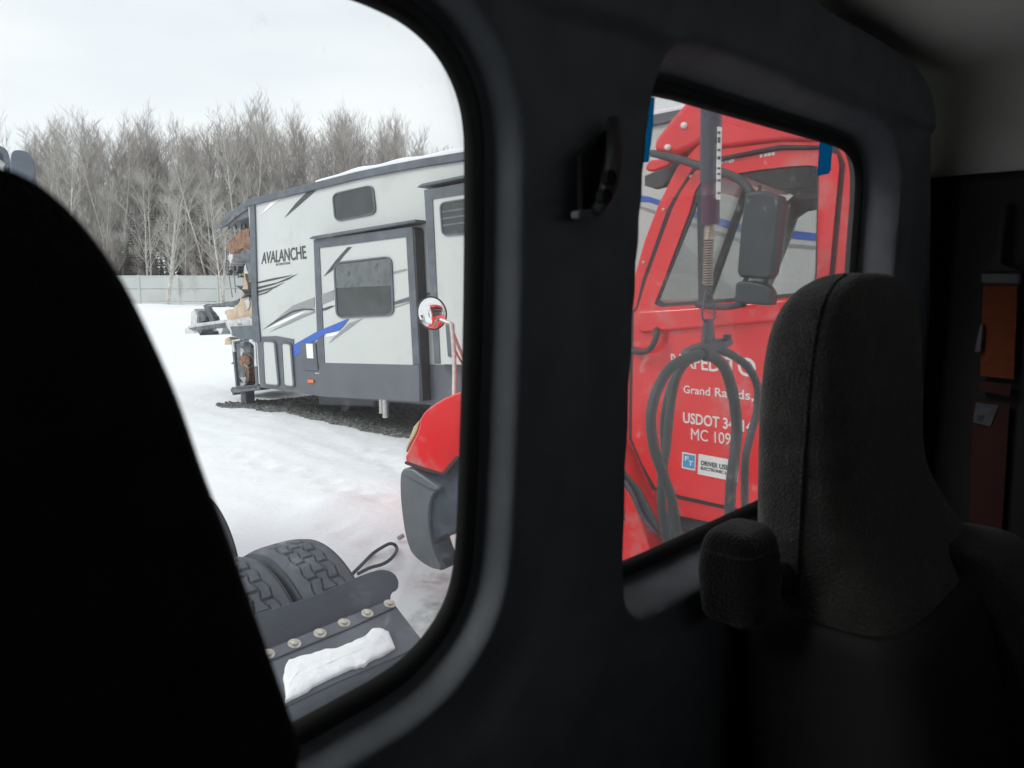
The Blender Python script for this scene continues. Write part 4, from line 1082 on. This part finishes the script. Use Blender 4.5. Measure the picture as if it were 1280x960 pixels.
loft('side_shield', interp_secs([(-.40, .845, 1.20, .22, .428), (-.43, .835, 1.28, .20, .43), (-.55, .826, 1.30, .17, .422), (-.75, .826, 1.30, .14, .40), (-.95, .826, 1.30, .10, .37)], 5, e=.42, m=44), M['blackcloth'], seat)  # added black shell; stands in for shade on the lower backrest
loft('cushion', interp_secs([(-.86, .86, 1.32, -.32, .30), (-.88, .83, 1.35, -.35, .34), (-.95, .82, 1.36, -.36, .36), (-1.02, .84, 1.34, -.34, .34)], 6, e=.4), M['seat'], seat)
cab_box('seat_base', .9, 1.28, -.25, .25, -1.45, -1.0, M['blackcloth'], seat, .02)
arm = loft('armrest', interp_secs([(-.282, .768, .806, .378, .40), (-.286, .752, .818, .364, .412), (-.300, .744, .823, .354, .420), (-.33, .742, .825, .348, .424), (-.355, .744, .825, .346, .422), (-.385, .75, .82, .35, .418), (-.395, .765, .808, .365, .405)], 6, e=.5, m=36), M['armfab'], seat)
pp = sect(-.306, .7445, .8225, .3535, .4195, e=.5, m=40); pp.append(pp[0])
tube('piping', pp, .0022, M['seatside'], seat, seg=8, n=1).parent = arm

tube('armrest_pivot', [CP_(.80, .385, -.36), CP_(.86, .37, -.36), CP_(.90, .36, -.36)], .018, M['blackcloth'], seat, n=3)
ps = empty('passenger_seat', CP_(-.1, .2, -1.45), 'black high-back seat close in front of the left window, its rounded shoulder in silhouette', 'seat')
def edge(px, py, n=.27): return sz(px, py, n)
keys = []
pr = [(0, 210), (30, 221), (62, 245), (100, 288), (137, 348), (169, 418), (198, 492), (228, 577), (256, 648), (285, 728), (315, 812), (345, 898), (364, 965)]
e0 = edge(*pr[0])
for px, py in ((-75, 203), (-60, 203.6), (-30, 206), (0, 210)):
    a, z = edge(px, py); keys.append((z + (.001 if px == -75 else 0), -.2 - a, a - (.03 if px == -75 else 0), .262, .278))
for px, py in pr[1:]:
    a, z = edge(px, py)
    t = min(1, max(0, (px - 20) / 180)); keys.append((z, -.2 - a, a, .262 - .035 * t, .278 + .022 * t))
za = keys[-1][0]
keys += [(za - .1, -.42, .21, .20, .31), (za - .3, -.42, .23, .18, .31), (za - .6, -.42, .22, .15, .30)]
keys = [(z, max(s0, -.43), s1, n0, n1) for z, s0, s1, n0, n1 in keys]
loft('backrest', interp_secs(keys, 5, e=.55, m=40), M['darkseat'], ps)
loft('cushion', interp_secs([(-.86, -.40, .22, -.35, .22), (-.88, -.42, .24, -.38, .26), (-.95, -.43, .25, -.38, .28), (-1.02, -.42, .23, -.36, .26)], 5, e=.4), M['darkseat'], ps)
cab_box('seat_base', -.3, .12, -.25, .2, -1.45, -1.0, M['blackcloth'], ps, .02)

# ------------------------------------------------------------------ orange belt hanging on the door pillar
SIDE = S1 - .04
def sp(px, py, out=0.0):
    d = ray(px, py); q = d * ((SIDE - out) / d.dot(WD)); return EYE + q
bl_ = empty('seat_belt', sp(1250, 520), 'orange safety belt hanging on the dark door pillar behind the seat', 'seat belt')
def side_prism(name, loop, o1, o2, m, bevel=0, par=bl_):
    f_ = [sp(x, y, o1) for x, y in loop]; b_ = [q + WD * (o1 - o2) for q in f_]
    v, f = prism_data(f_, b_); return mesh(name, v, f, m, par, bevel=bevel)
side_prism('webbing', [(1229, 356), (1272, 357), (1267, 474), (1225, 470)], .012, .009, M['belt'])
side_prism('webbing', [(1224, 476), (1265, 481), (1262, 496), (1223, 488)], .016, .008, M['beltdark'])
side_prism('webbing', [(1216, 500), (1262, 505), (1250, 700), (1212, 690)], .010, .007, M['beltdark'])
side_prism('guide', rounded([(1224, 340), (1276, 340), (1275, 357), (1225, 356)], 5), .020, .004, M['handle'], .004)
side_prism('guide_loop', rounded([(1252, 255), (1258, 255), (1250, 330), (1274, 338), (1226, 340), (1244, 318)], 4), .022, .006, M['blackcloth'], .003)
side_prism('latch_clip', rounded([(1225, 405), (1229, 405), (1226, 441), (1217, 441)], 3), .022, .012, M['shackle'], .003)
side_prism('belt_label', [(1220, 503), (1248, 507), (1238, 533), (1216, 528)], .0125, .0105, M['shackle'])
side_prism('label_print', jag([(1226, 508), (1240, 510), (1236, 517), (1224, 515)], .8, 3, 5), .0135, .0126, M['blueplastic'])
side_prism('label_print', jag([(1222, 518), (1231, 519.5), (1228, 527), (1220, 525.5)], .8, 3, 6), .0135, .0126, M['label_dark'])
pc = CP_(*(lambda q: (q[0], .1, q[1]))(sz(1262, 952, .1)))
# ------------------------------------------------------------------ our chassis behind the cab
HB = -2.3      # ground, in eye-relative height
ch = empty('truck_chassis', CP_(.6, 3.2, HB), 'rear of our own truck: dual tyres under a black quarter fender with round bolts', 'truck chassis')
def make_tyre(c, wid=.285, Rr=.492):
    """Tread as real relief: zig-zag grooves round it, cross cuts between them."""
    v = []; f = []; NC, NW = 340, 56
    prof = []
    for j in range(NW):
        u = -1 + 2 * j / (NW - 1)
        prof.append(u)
    side_in = [(.30, -.40), (.315, -.47), (.38, -.535), (.44, -.535), (.475, -.52)]
    ring = []
    def tri(x): x = x % 1; return abs(x * 2 - 1) * 2 - 1
    for k in range(NC):
        th = 2 * math.pi * k / NC
        col = []
        for r_, w_2 in side_in: col.append((r_, w_2 * wid))
        ph = k / NC * 58
        for u in prof:
            r_ = Rr - .018 * abs(u) ** 3.5 - (.012 if abs(u) > .985 else 0)
            dep = 0
            for g, amp, wd in ((-.56, .05, .026), (-.19, .06, .026), (.19, .06, .026), (.56, .05, .026)):
                if abs(u - g - amp * tri(ph / 2 + (g > 0) * .5)) < wd: dep = .014
            if dep == 0:
                if abs(u) < .56:
                    sh = .5 if -.19 < u < .19 else (.0 if u > 0 else .25)
                    if ((ph / 2 + sh) % 1) < .11: dep = .013
            col.append((r_ - dep, u * wid * .5))
        for r_, w_2 in reversed(side_in): col.append((r_, -w_2 * wid))
        ring.append(col)
    n = len(ring[0])
    for k in range(NC):
        a = 2 * math.pi * k / NC
        for r_, w_2 in ring[k]:
            v.append(c + WD * w_2 + (WN * math.cos(a) + V((0, 0, 1)) * math.sin(a)) * r_)
    for k in range(NC):
        k2 = (k + 1) % NC
        for j in range(n - 1):
            f.append((k * n + j, k * n + j + 1, k2 * n + j + 1, k2 * n + j))
    return v, f
first = True
AX = 3.24; CS = .69
for an in (AX, AX + 1.32):
    for s_ in (CS + 1.18, CS + .84, CS - .84, CS - 1.18):
        c = CP_(s_, an, HB + .492)
        we = empty('wheel', c, parent=ch)
        if first:
            v, f = make_tyre(c); ty = mesh('tyre', v, f, M['tyre'], we, smooth=True)
            rv_, rf_ = lathe_data(c, WD, [(.05, -.10), (.2, -.08), (.25, -.02), (.29, .08), (.305, .11), (.30, .12)], 36)
            rmm = mesh('rim', rv_, rf_, M['rim'], we, smooth=True)
            first = False
        else:
            for src in (ty, rmm):
                c_ = src.copy(); COL.objects.link(c_); c_.parent = we
    pole('axle', CP_(CS - 1.2, an, HB + .492), CP_(CS + 1.2, an, HB + .492), .06, M['frame'], ch)
for s_ in (CS - .43, CS + .43):
    cab_box('chassis_rail', s_ - .04, s_ + .04, .2, 5.6, HB + .62, HB + .88, M['frame'], ch)
cab_box('cross_member', CS - .39, CS + .39, 1.2, 1.3, HB + .64, HB + .86, M['frame'], ch)
cab_box('cross_member', CS - .39, CS + .39, 2.2, 2.3, HB + .64, HB + .86, M['frame'], ch)
# quarter fender: the rubber flap stands up towards the tyres, the plate runs forward and rolls down
fe = empty('fender', CP_(CS + 1.0, 2.5, HB + .9), parent=ch)
class FP:
    pass
def plane3(a, b, c):
    p = FP(); p.o = V(a); p.n = (V(b) - V(a)).cross(V(c) - V(a)).normalized()
    if p.n.dot(EYE - p.o) < 0: p.n = -p.n
    def pt(px, py, off=0.0):
        d = ray(px, py); o = p.o + p.n * off
        return EYE + d * ((o - EYE).dot(p.n) / d.dot(p.n))
    p.pt = pt; return p
Pb = lambda s_, n_, z: CP_(s_, n_, HB + z)
flapP = plane3(Pb(1, 2.55, .94), Pb(2, 2.55, .94), Pb(1, 2.65, 1.08))
plateP = plane3(Pb(1, 2.55, .94), Pb(2, 2.55, .94), Pb(1, 2.32, .87))
def pprism(name, loop, pl, o1, o2, m, par, bevel=0, **kw):
    f_ = [pl.pt(x, y, o1) for x, y in loop]; b_ = [q + pl.n * (o2 - o1) for q in f_]
    v, f = prism_data(f_, b_); return mesh(name, v, f, m, par, bevel=bevel, **kw)
pprism('mud_flap', chaikin([(200, 815), (290, 775), (345, 760), (400, 742), (444, 722), (470, 712.5), (484, 712), (494, 717), (499, 727), (497.5, 737), (489, 741), (488, 753), (487, 760), (430, 786), (325, 826), (240, 862), (200, 870)], 1), flapP, .006, -.006, M['flap'], fe, .003)
pprism('plate', [(200, 868), (262, 846), (300, 831), (320, 820), (345, 812), (430, 778), (480, 757), (490, 752), (495, 757), (511, 778), (530, 803), (500, 819), (420, 853), (345, 889), (250, 933), (200, 955)], plateP, .005, -.008, M['plate'], fe, .004)
pprism('clamp_strip', rounded([(321, 822), (332, 812.5), (487, 749.5), (495, 752), (490, 760), (436, 785), (330, 828)], 4), plateP, .013, .005, M['plate'], fe, .003)
for k, (x, y) in enumerate(((335, 818), (368, 805), (400, 792), (430, 779), (459, 767), (487, 755))):
    c = plateP.pt(x, y, .013)
    q = (WN * -.35 + V((0, 0, 1))).normalized()
    bl1 = lathe('bolt', c, q, [(.025, 0), (.025, .0035), (.014, .004), (.014, .012), (.010, .0145), (.0, .015)], M['bolt'], fe, seg=20)
# rolled front lip of the plate
lipL = [plateP.pt(x, y, -.002) for x, y in ((200, 954), (345, 888), (420, 852), (500, 818.5), (531, 803))]
rings = []
for q in lipL:
    rg = []
    for k in range(9):
        a = math.pi * .62 * k / 8
        rg.append(q - WN * (.055 * math.sin(a)) - V((0, 0, .055 * (1 - math.cos(a)))))
    for k in reversed(range(9)):
        a = math.pi * .62 * k / 8
        rg.append(q - WN * (.045 * math.sin(a)) - V((0, 0, .055 - .045 * math.cos(a))))
    rings.append(rg)
loft('rolled_lip', rings, M['flap'], fe)
cab_box('fender_bracket', CS + .45, CS + 1.2, 2.40, 2.46, HB + .74, HB + .82, M['frame'], fe)

# snow lying on the plate
sl = jag([(355.5, 838), (360, 829), (371, 824.5), (388, 821.5), (400, 816), (420, 814), (440, 806), (446, 802), (456, 798.5), (464, 790), (474, 788.5), (485, 793), (493.5, 812), (482, 819), (462, 828), (455, 835), (440, 837), (415, 848), (395, 858), (380, 868), (357, 880), (356.5, 868), (353.5, 850)], .8, 3, 21)
def snow_cap():
    outer = [plateP.pt(x, y, .004) for x, y in sl]
    c = sum(outer, V()) / len(outer)
    rr = random.Random(4); rings = []
    for t, h in ((1.0, 0), (1.0, .010), (.985, .015), (.94, .018), (.8, .020), (.6, .021), (.4, .022), (.2, .022)):
        rg = []
        for k, q in enumerate(outer):
            ctr = c
            # shrink toward a spine so the long patch keeps its shape
            d = q - c
            along = d.dot(WD); spine = c + WD * (along * .72)
            p = spine + (q - spine) * t
            rg.append(p + plateP.n * (h + (.006 * noise.noise(q * 22 + V((0, 0, t * 5))) if t < 1 else 0)))
        rings.append(rg)
    o = loft('snow_patch', rings, M['snowclean'])
    return o
tag(snow_cap(), 'slab of white snow lying on the black fender plate', 'snow patch')

# black strap loop lying in the snow
lp = [on_ground(x, y, .05 + .03 * math.sin(i * 1.7)) for i, (x, y) in enumerate(((436, 722), (443, 715), (455, 703), (466, 692), (478, 684), (488, 679.5), (494.5, 682), (496, 688), (491, 696), (484, 702), (476, 706), (462, 710), (448, 717)))]
tag(tube('strap_loop', lp, .014, M['flap'], seg=8, n=6), 'thin black strap loop lying on the snow beyond the fender', 'strap')
tag(tube('stick', [on_ground(498, 673, .04), on_ground(504, 669.5, .05)], .02, M['bark'], seg=7, n=3), 'short dark stick lying on the snow beside the bumper', 'stick')

# ------------------------------------------------------------------ hose hanger and air hoses behind the right window
HN = 1.05
def hz(px, py, n=HN):
    d = ray(px, py); return EYE + d * (n / d.dot(WN))
hg = empty('hose_hanger', hz(886, 425), 'grey upright hanger pole with a coil spring holding the dark hoses', 'hose hanger')
k1 = hz(889, 135); k2 = hz(888, 225); k3 = hz(888, 279)
top = hz(890, 40)
pxm = (HN / ray(890, 200).dot(WN)) / FPX
def polyp(name, a, b, r, m, par, **kw): return pole(name, a, b, r, m, par, **kw)
polyp('pole', top, hz(888.5, 228), 13.2 * pxm, M['pole'], hg, seg=24)
polyp('sleeve', hz(888.5, 226), hz(888, 280), 11.4 * pxm, M['polepurple'], hg, seg=24)
polyp('inner_rod', hz(888, 279), hz(886, 300), 6.4 * pxm, M['spring'], hg, seg=18)
tube('support_arm', [top + V((0, 0, -.02)), top + V((0, 0, .06)), top + V((0, 0, .06)) - WN * .3, top + V((0, 0, .06)) - WN * (HN - D - .045)], .02, M['pole'], hg, n=4)
# label strip on the pole
a, b = hz(901.5, 159), hz(899.5, 249)
stripd = []
toc = (EYE - k2).normalized()
lab = [(896.5, 158), (902.5, 159), (900.5, 250), (894.5, 249)]
class HP:
    n = -ray(889, 200).normalized()
    def pt(s, px, py, off=0):
        d = ray(px, py); o = k2 + s.n * (off + 9 * pxm)
        return EYE + d * ((o - EYE).dot(s.n) / d.dot(s.n))
HPL = HP()
pprism('pole_label', lab, HPL, .003, .0, M['white'], hg)
for y0, y1 in ((164, 167), (171, 178), (186, 188.5), (195, 199), (209, 211), (216, 218), (224, 226.5), (240, 242)):
    pprism('label_print', [(897, y0), (900.6, y0 + .5), (900.2, y1 + .5), (896.8, y1)], HPL, .0045, .0033, M['pole'], hg)
# spring
coil = []
A_, B_ = hz(887, 287), hz(884.5, 356)
axd = (B_ - A_).normalized(); xx = axd.orthogonal().normalized(); yy = axd.cross(xx)
NT = 22
for k in range(NT * 14 + 1):
    t = k / (NT * 14); a = 2 * math.pi * NT * t
    coil.append(A_ + (B_ - A_) * t + (xx * math.cos(a) + yy * math.sin(a)) * (6.0 * pxm))
v, f = tube_data(coil, 1.15 * pxm, 6); mesh('coil_spring', v, f, M['spring'], hg, smooth=True)
polyp('spring_core', hz(887, 285), hz(884.6, 354), 4.6 * pxm, M['polepurple'], hg)
# carabiner
cb = [hz(*p) for p in ((885, 360), (882, 366), (879.5, 378), (877.5, 392), (879, 399), (885, 402.5), (891, 400), (893.5, 392), (891.5, 378), (889, 366), (887, 361), (885, 360))]
tube('carabiner', cb, 1.5 * pxm, M['shackle'], hg, seg=10, n=5)
tube('hook', [hz(884.5, 355), hz(885, 359), hz(886.5, 363), hz(885.5, 367), hz(882.5, 364)], 1.4 * pxm, M['shackle'], hg, n=5)
# clamp under the carabiner
f_ = [hz(x, y) + WN * -.008 for x, y in ((882, 398), (889, 398), (892, 425), (893, 437), (877, 438), (879, 424))]
v, f = prism_data(f_, [q + WN * .016 for q in f_]); mesh('clamp_stem', v, f, M['shackle'], hg, bevel=.004)
f_ = [hz(x, y) + WN * -.016 for x, y in rounded([(858, 437), (872, 430), (906, 422), (911.5, 424), (911, 431), (890, 441), (874, 449), (860, 450), (856.5, 445)], 3)]
v, f = prism_data(f_, [q + WN * .032 for q in f_]); mesh('clamp_bar', v, f, M['shackle'], hg, bevel=.006)
lathe('clamp_bolt', hz(901, 421) - WN * .02, V((0, 0, 1)), [(.012, -.01), (.012, .008), (0, .01)], M['shackle'], hg, seg=10)
def hose(pts, r, label, dn):
    p = [hz(x, y, HN + d) for (x, y), d in zip(pts, dn)]
    e = p[-1]
    g = V((e.x, e.y, .95)) + WN * .25
    p += [e.lerp(g, .5) + WN * -.02, g]
    tag(tube('air_hose', p, r, M['hose'], seg=14, n=8), label, 'hose', 'hoses hanging from the hanger behind the right window')
lin = lambda a, b, n: [a + (b - a) * k / (n - 1) for k in range(n)]
hose([(876, 443), (858, 448), (838, 460), (823, 484), (815, 510), (814, 535), (819, 565), (830, 596), (840, 625), (845, 660), (846, 690)], 6.4 * pxm, 'thick green-grey hose bowing out farthest to the pillar side of the bundle', lin(-.03, -.02, 11))
hose([(872, 446), (858, 452), (846, 470), (840, 495), (836, 525), (833, 560), (828, 592), (827, 630), (831, 665), (833, 700)], 6.0 * pxm, 'dark hose dropping straight just inside the outer bowed hose', lin(.0, .05, 10))
hose([(868, 447), (852, 458), (838, 480), (831, 505), (828, 530), (829, 560), (834, 600), (838, 650), (838, 700)], 3.2 * pxm, 'thin dark cable between the two hoses on the pillar side', lin(.04, .06, 9))
hose([(880, 443), (893, 447), (906, 460), (914, 483), (919, 510), (921, 540), (918, 570), (914, 606), (912, 645), (911, 690)], 7.6 * pxm, 'thick grey hose falling in front of the door lettering beside the driver seat', lin(-.02, -.02, 10))
hose([(893, 435), (908, 440), (925, 450), (938, 463), (947, 485), (946, 515), (938, 545), (932, 575), (931, 620), (931, 680)], 6.0 * pxm, 'dark hose arching behind the seat edge, outermost to the driver seat', lin(.03, .05, 10))
# ------------------------------------------------------------------ pale fence at the far side of the yard
def yard(px, Y): return V(((px - 640) / 970 * Y, Y))
FA, FB = V((-58, 57.5)), V((30, 63.5))
fdir = (FB - FA).normalized(); flen = (FB - FA).length
fen = empty('boundary_fence', (*((FA + FB) / 2), 0), 'long pale grey-green panel fence along the far edge of the snowy yard', 'fence')
nP = 30; stp = flen / nP
f3 = V((fdir.x, fdir.y, 0)); fn3 = V((-f3.y, f3.x, 0))
for i in range(nP):
    a = V((FA.x, FA.y, 0)) + f3 * (stp * (i + .5))
    z0 = .05; 
    box('fence_panel', a + V((0, 0, .58)), f3 * (stp * .5 - .07), fn3 * .025, V((0, 0, .48)), M['fence'], fen)
    box('fence_panel', a + V((0, 0, 1.55)), f3 * (stp * .5 - .07), fn3 * .025, V((0, 0, .46)), M['fence'], fen)
    box('fence_rail', a + V((0, 0, 2.05)) - fn3 * .0, f3 * (stp * .5 - .07), fn3 * .05, V((0, 0, .045)), M['fence'], fen)
for i in range(nP + 1):
    a = V((FA.x, FA.y, 0)) + f3 * (stp * i)
    box('fence_post', a + V((0, 0, 1.0)), f3 * .065, fn3 * .065, V((0, 0, 1.14)), M['fence'], fen)

# ------------------------------------------------------------------ bare trees
def grow(seed, H, style):
    rr = random.Random(seed)
    tv, tf, cv, cf = [], [], [], []
    def bend(p, d, L, n, wob, up):
        pts = [p.copy()]; d = d.copy()
        for _ in range(n):
            d = (d + V((rr.gauss(0, wob), rr.gauss(0, wob), rr.gauss(0, wob) + up))).normalized()
            p = p + d * (L / n); pts.append(p.copy())
        return pts, d
    stems = 1 if style == 'wood' else rr.choice((2, 3)) if style == 'birch' else 9
    for s_ in range(stems):
        if style == 'brush':
            a = rr.uniform(0, 6.28); d0 = V((math.cos(a) * .45, math.sin(a) * .45, 1)).normalized(); h = H * rr.uniform(.6, 1); r0 = .03
        elif style == 'birch':
            a = rr.uniform(0, 6.28); d0 = V((math.cos(a) * .13, math.sin(a) * .13, 1)).normalized(); h = H * rr.uniform(.75, 1); r0 = .10
        else:
            d0 = V((rr.gauss(0, .03), rr.gauss(0, .03), 1)).normalized(); h = H; r0 = rr.uniform(.09, .15)
        N = 12
        trunk, _ = bend(V((rr.uniform(-.2, .2) * (s_ > 0), rr.uniform(-.2, .2) * (s_ > 0), -.15)), d0, h, N, .035, .03)
        rad = [max(.014, r0 * (1 - .93 * i / N)) for i in range(N + 1)]
        tube_data(trunk, rad, 6, tv, tf)
        nb = {'wood': 40, 'birch': 22, 'brush': 12}[style]
        for b in range(nb):
            t = rr.uniform(.16 if style != 'brush' else .1, .99) ** .85
            i = min(int(t * N), N - 1); p = trunk[i].lerp(trunk[i + 1], t * N - i)
            a = rr.uniform(0, 6.28); lean = rr.uniform(.22, .6) if style == 'wood' else rr.uniform(.4, .9)
            d = V((math.cos(a) * lean, math.sin(a) * lean, 1)).normalized()
            L = h * (.30 * (1 - t) + .10) * rr.uniform(.6, 1.2)
            br, dd = bend(p, d, L, 5, .09, .05)
            rb = max(.011, rad[i] * .42)
            tube_data(br, [max(.009, rb * (1 - .75 * k / 5)) for k in range(6)], 4, tv, tf, cap=False)
            for q in range(rr.randint(5, 7)):
                u = rr.uniform(.15, 1); k = min(int(u * 5), 4); p2 = br[k].lerp(br[k + 1], u * 5 - k)
                a = rr.uniform(0, 6.28); d2 = (dd + V((math.cos(a), math.sin(a), rr.uniform(-.1, .5))) * .65).normalized()
                L2 = (L * .35 * rr.uniform(.5, 1.1)) + .22
                tw, d3 = bend(p2, d2, L2, 3, .10, .05)
                tube_data(tw, [.010, .009, .008, .006], 3, cv, cf, cap=False)
                for w_ in range(rr.randint(2, 4)):
                    u2 = rr.uniform(.2, 1); k2 = min(int(u2 * 3), 2); p3 = tw[k2].lerp(tw[k2 + 1], u2 * 3 - k2)
                    a = rr.uniform(0, 6.28); d4 = (d3 + V((math.cos(a), math.sin(a), rr.uniform(0, .6))) * .6).normalized()
                    L3 = L2 * rr.uniform(.35, .7) + .1
                    tube_data([p3, p3 + d4 * L3 * .5 + V((0, 0, .02)), p3 + d4 * L3 + V((0, 0, .06))], [.0075, .0065, .005], 3, cv, cf, cap=False)
    return tv, tf, cv, cf

def tree_proto(name, seed, H, style, tm, cm):
    tv, tf, cv, cf = grow(seed, H, style)
    e = empty(name, (0, 0, 0))
    mesh('trunk', tv, tf, tm, e, smooth=True); mesh('crown', cv, cf, cm, e)
    return e
protos = [tree_proto('bare_tree', 11 + k, 15 + (k % 3), 'wood', M['bark'], M['twig']) for k in range(6)]
pale = [tree_proto('pale_tree', 31 + k, 14, 'birch', M['barkpale'], M['twigpale']) for k in range(4)]
brush = [tree_proto('bare_bush', 51 + k, 4.6, 'brush', M['brush'], M['brush']) for k in range(3)]
used = set()
def place(pr, x, y, sc, rz, label, cat, group, sz_=None):
    o = pr if pr.name not in used else copy_tree(pr)
    used.add(pr.name)
    o.location = (x, y, gz(x, y)); o.rotation_euler = (0, 0, rz); o.scale = (sc, sc, sz_ or sc)
    return tag(o, label, cat, group)

rt = random.Random(77)
SKY = [(-60, 260), (0, 235), (30, 205), (50, 170), (75, 150), (120, 138), (165, 150), (200, 135), (250, 160), (300, 140), (350, 133), (400, 152), (430, 140), (470, 152), (520, 170), (560, 184), (620, 190), (700, 195), (900, 200)]
rows = [(66.5, 1.75), (69, 1.55), (72, 1.5), (75.5, 1.45), (79, 1.4)]
for ri, (Y0, st) in enumerate(rows):
    x = -43 - ri * 1.2 + ri * .4
    while x < 6:
        Y = Y0 + rt.uniform(-1.1, 1.1); xx_ = x + rt.uniform(-.5, .5)
        px = 640 + 970 * xx_ / Y
        ty = np.interp(px, [q[0] for q in SKY], [q[1] for q in SKY]) + (rt.uniform(-2, 38) if px < 330 else rt.uniform(-12, 22)) + (6 if ri < 2 else 0)
        hgt = 2.3 + (341 - ty) / 970 * Y
        pr = protos[rt.randrange(6)]
        bh = 15 + (protos.index(pr) % 3)
        place(pr, xx_, Y, rt.uniform(.85, 1.05), rt.uniform(0, 6.28), 'bare grey tree in the wood behind the pale fence', 'tree', 'bare trees in the wood behind the fence', hgt / bh * .92)
        x += st * (1 if x < -4 else 1.6)
for xx_, Y, top_, k in ((-44.5, 68, 128, 0), (-47.5, 70, 150, 2)):
    place(protos[k], xx_, Y, .75, k, 'sparse bare tree standing a little apart at the end of the wood', 'tree', 'sparse trees at the end of the wood', (2.3 + (341 - top_) / 970 * Y) / (15 + k % 3) * .98)
n_w = len([o for o in SC.objects if o.name.startswith('bare_tree')]); print('wood trees', n_w)
for i, (px, Y, top_) in enumerate(((95, 63.8, 190), (128, 64.5, 205), (232, 64.2, 175), (262, 64, 190), (300, 64.4, 165), (345, 64.3, 200), (410, 64.6, 195), (62, 64.2, 200), (150, 64.7, 190), (185, 64.2, 180), (215, 64.8, 200), (282, 64.9, 210))):
    q = yard(px, Y); h = 2.3 + (341 - top_) / 970 * Y
    place(pale[i % 4], q.x, q.y, 1.0, rt.uniform(0, 6.28), 'pale slender multi-stemmed tree at the front edge of the wood', 'tree', 'pale trees at the front of the wood', h / 14)
for i, (px, Y, top_, lab) in enumerate(((206, 55.5, 215, 'pale multi-stemmed tree rooted in the snow in front of the fence'), (275, 58, 240, 'thin pale tree in front of the fence, half hidden by the torn trailer front'))):
    q = yard(px, Y); h = 2.3 + (341 - top_) / 970 * Y
    place(pale[i * 2 + 1], q.x, q.y, .8, i * 2.0, lab, 'tree', None, h / 14)
for i in range(20):
    x = rt.uniform(-48, -14); Y = rt.uniform(63.5, 68)
    place(brush[i % 3], x, Y, rt.uniform(.9, 1.35), rt.uniform(0, 6.28), 'low brown leafless bush among the trunks behind the fence', 'bush', 'brown bushes behind the fence', rt.uniform(.9, 1.5))
for i, (px, Y, s_, lab) in enumerate(((243, 58, .22, 'small dry sapling in front of the fence close to the torn trailer'), (222, 57.3, .17, 'smallest dry sapling beside the pale tree in front of the fence'))):
    q = yard(px, Y); place(pale[i], q.x, q.y, s_, i * 1.0, lab, 'sapling', None, s_)
def spruce(seed, H):
    rr = random.Random(seed); v = []; f = []
    tv, tf = tube_data([V((0, 0, -.1)), V((0, 0, H * .5)), V((0, 0, H))], [.16, .1, .02], 6)
    z = .5
    while z < H - .1:
        R_ = (H - z) / H * 2.3 + .15
        nb = rr.randint(7, 10)
        for b in range(nb):
            a = rr.uniform(0, 6.28); L = R_ * rr.uniform(.6, 1.08)
            d = V((math.cos(a), math.sin(a), 0)); sdv = V((-d.y, d.x, 0))
            n = max(4, int(L * 7))
            for k in range(n):
                t = (k + rr.random()) / n
                p = V((0, 0, z)) + d * (L * t) + V((0, 0, .12 * t - .45 * t * t * L * .5))
                for sg in (-1, 1):
                    w_ = rr.uniform(.14, .34) * (1.15 - t * .6)
                    e = p + sdv * (sg * w_) + d * rr.uniform(.05, .2) + V((0, 0, rr.uniform(-.16, .03)))
                    i0 = len(v)
                    v += [p - d * .06, p + d * .08 + V((0, 0, .015)), e]
                    f.append((i0, i0 + 1, i0 + 2))
        z += rr.uniform(.22, .34)
    e = empty('spruce_tree', (0, 0, 0))
    mesh('trunk', tv, tf, M['bark'], e, smooth=True); mesh('crown', v, f, M['needle'], e)
    return e
sps = [spruce(61, 10), spruce(62, 9.5)]
for i, (px, Y, top_) in enumerate(((168, 65.4, 268), (192, 66.0, 246), (214, 65.2, 256), (238, 66.2, 232), (258, 65.4, 250), (282, 66.1, 240), (304, 65.3, 255), (150, 71, 270), (325, 70.5, 250), (226, 72.5, 232), (270, 72.8, 238), (350, 71, 262), (180, 73, 250))):
    q = yard(px, Y); h = 2.3 + (341 - top_) / 970 * Y
    place(sps[i % 2], q.x, q.y, rt.uniform(.95, 1.15), rt.uniform(0, 6.28), 'dull grey-green spruce standing among the bare trees', 'tree', 'spruces among the bare trees', h / 9.8)

# ------------------------------------------------------------------ neighbour truck whose mirror shows past the passenger seat
ntk = empty('white_truck', (-5.6, 5.6, 0), 'white lorry cab with a slate blue mirror, mostly hidden behind the black seat', 'truck')
Q = Plane((2400, 341), (20, 205, 0), at(20, 205, 5.2))
def nprism(name, lp, o1, o2, m, **kw): return prism(name, lp, Q, o1, o2, m, ntk, **kw)
nprism('mirror', chaikin([(13, 190), (20, 186.5), (30, 187.5), (39, 193), (44.5, 206), (43, 222), (36, 234), (16, 238), (12, 215)], 2), .16, -.04, M['blueplastic'], bevel=.04, bseg=4)
nprism('mirror_arm', [(4, 206), (16, 206), (16, 210), (4, 210)], .1, .04, M['blueplastic'], bevel=.008)
nprism('door_frame', chaikin([(-90, 172), (-8, 180), (4, 183), (11, 190), (13, 206), (13, 262), (-90, 262)], 1), -.0, -.12, M['blueplastic'], holes=[chaikin([(-80, 184), (-8, 186), (1, 189), (6, 195), (7, 255), (-80, 255)], 1)], bevel=.006)
nprism('window', [(-80, 184), (-8, 186), (6, 192), (7, 255), (-80, 255)], -.07, -.09, M['white'])
nprism('cab_body', [(-240, 262), (40, 262), (60, 330), (60, 560), (-240, 560)], -.02, -2.0, M['whitetruck'], bevel=.05)
nprism('cab_roof', [(-240, 168), (-90, 168), (-90, 262), (-240, 262)], -.02, -2.0, M['whitetruck'], bevel=.05)
for px in (20, -190):
    c = Q.pt(px, 640, -.05); c.z = .5
    w_ = lathe('wheel', c, Q.n, [(.25, .02), (.45, .03), (.5, .0), (.5, -.25), (.3, -.27)], M['tyre'], ntk, seg=36)
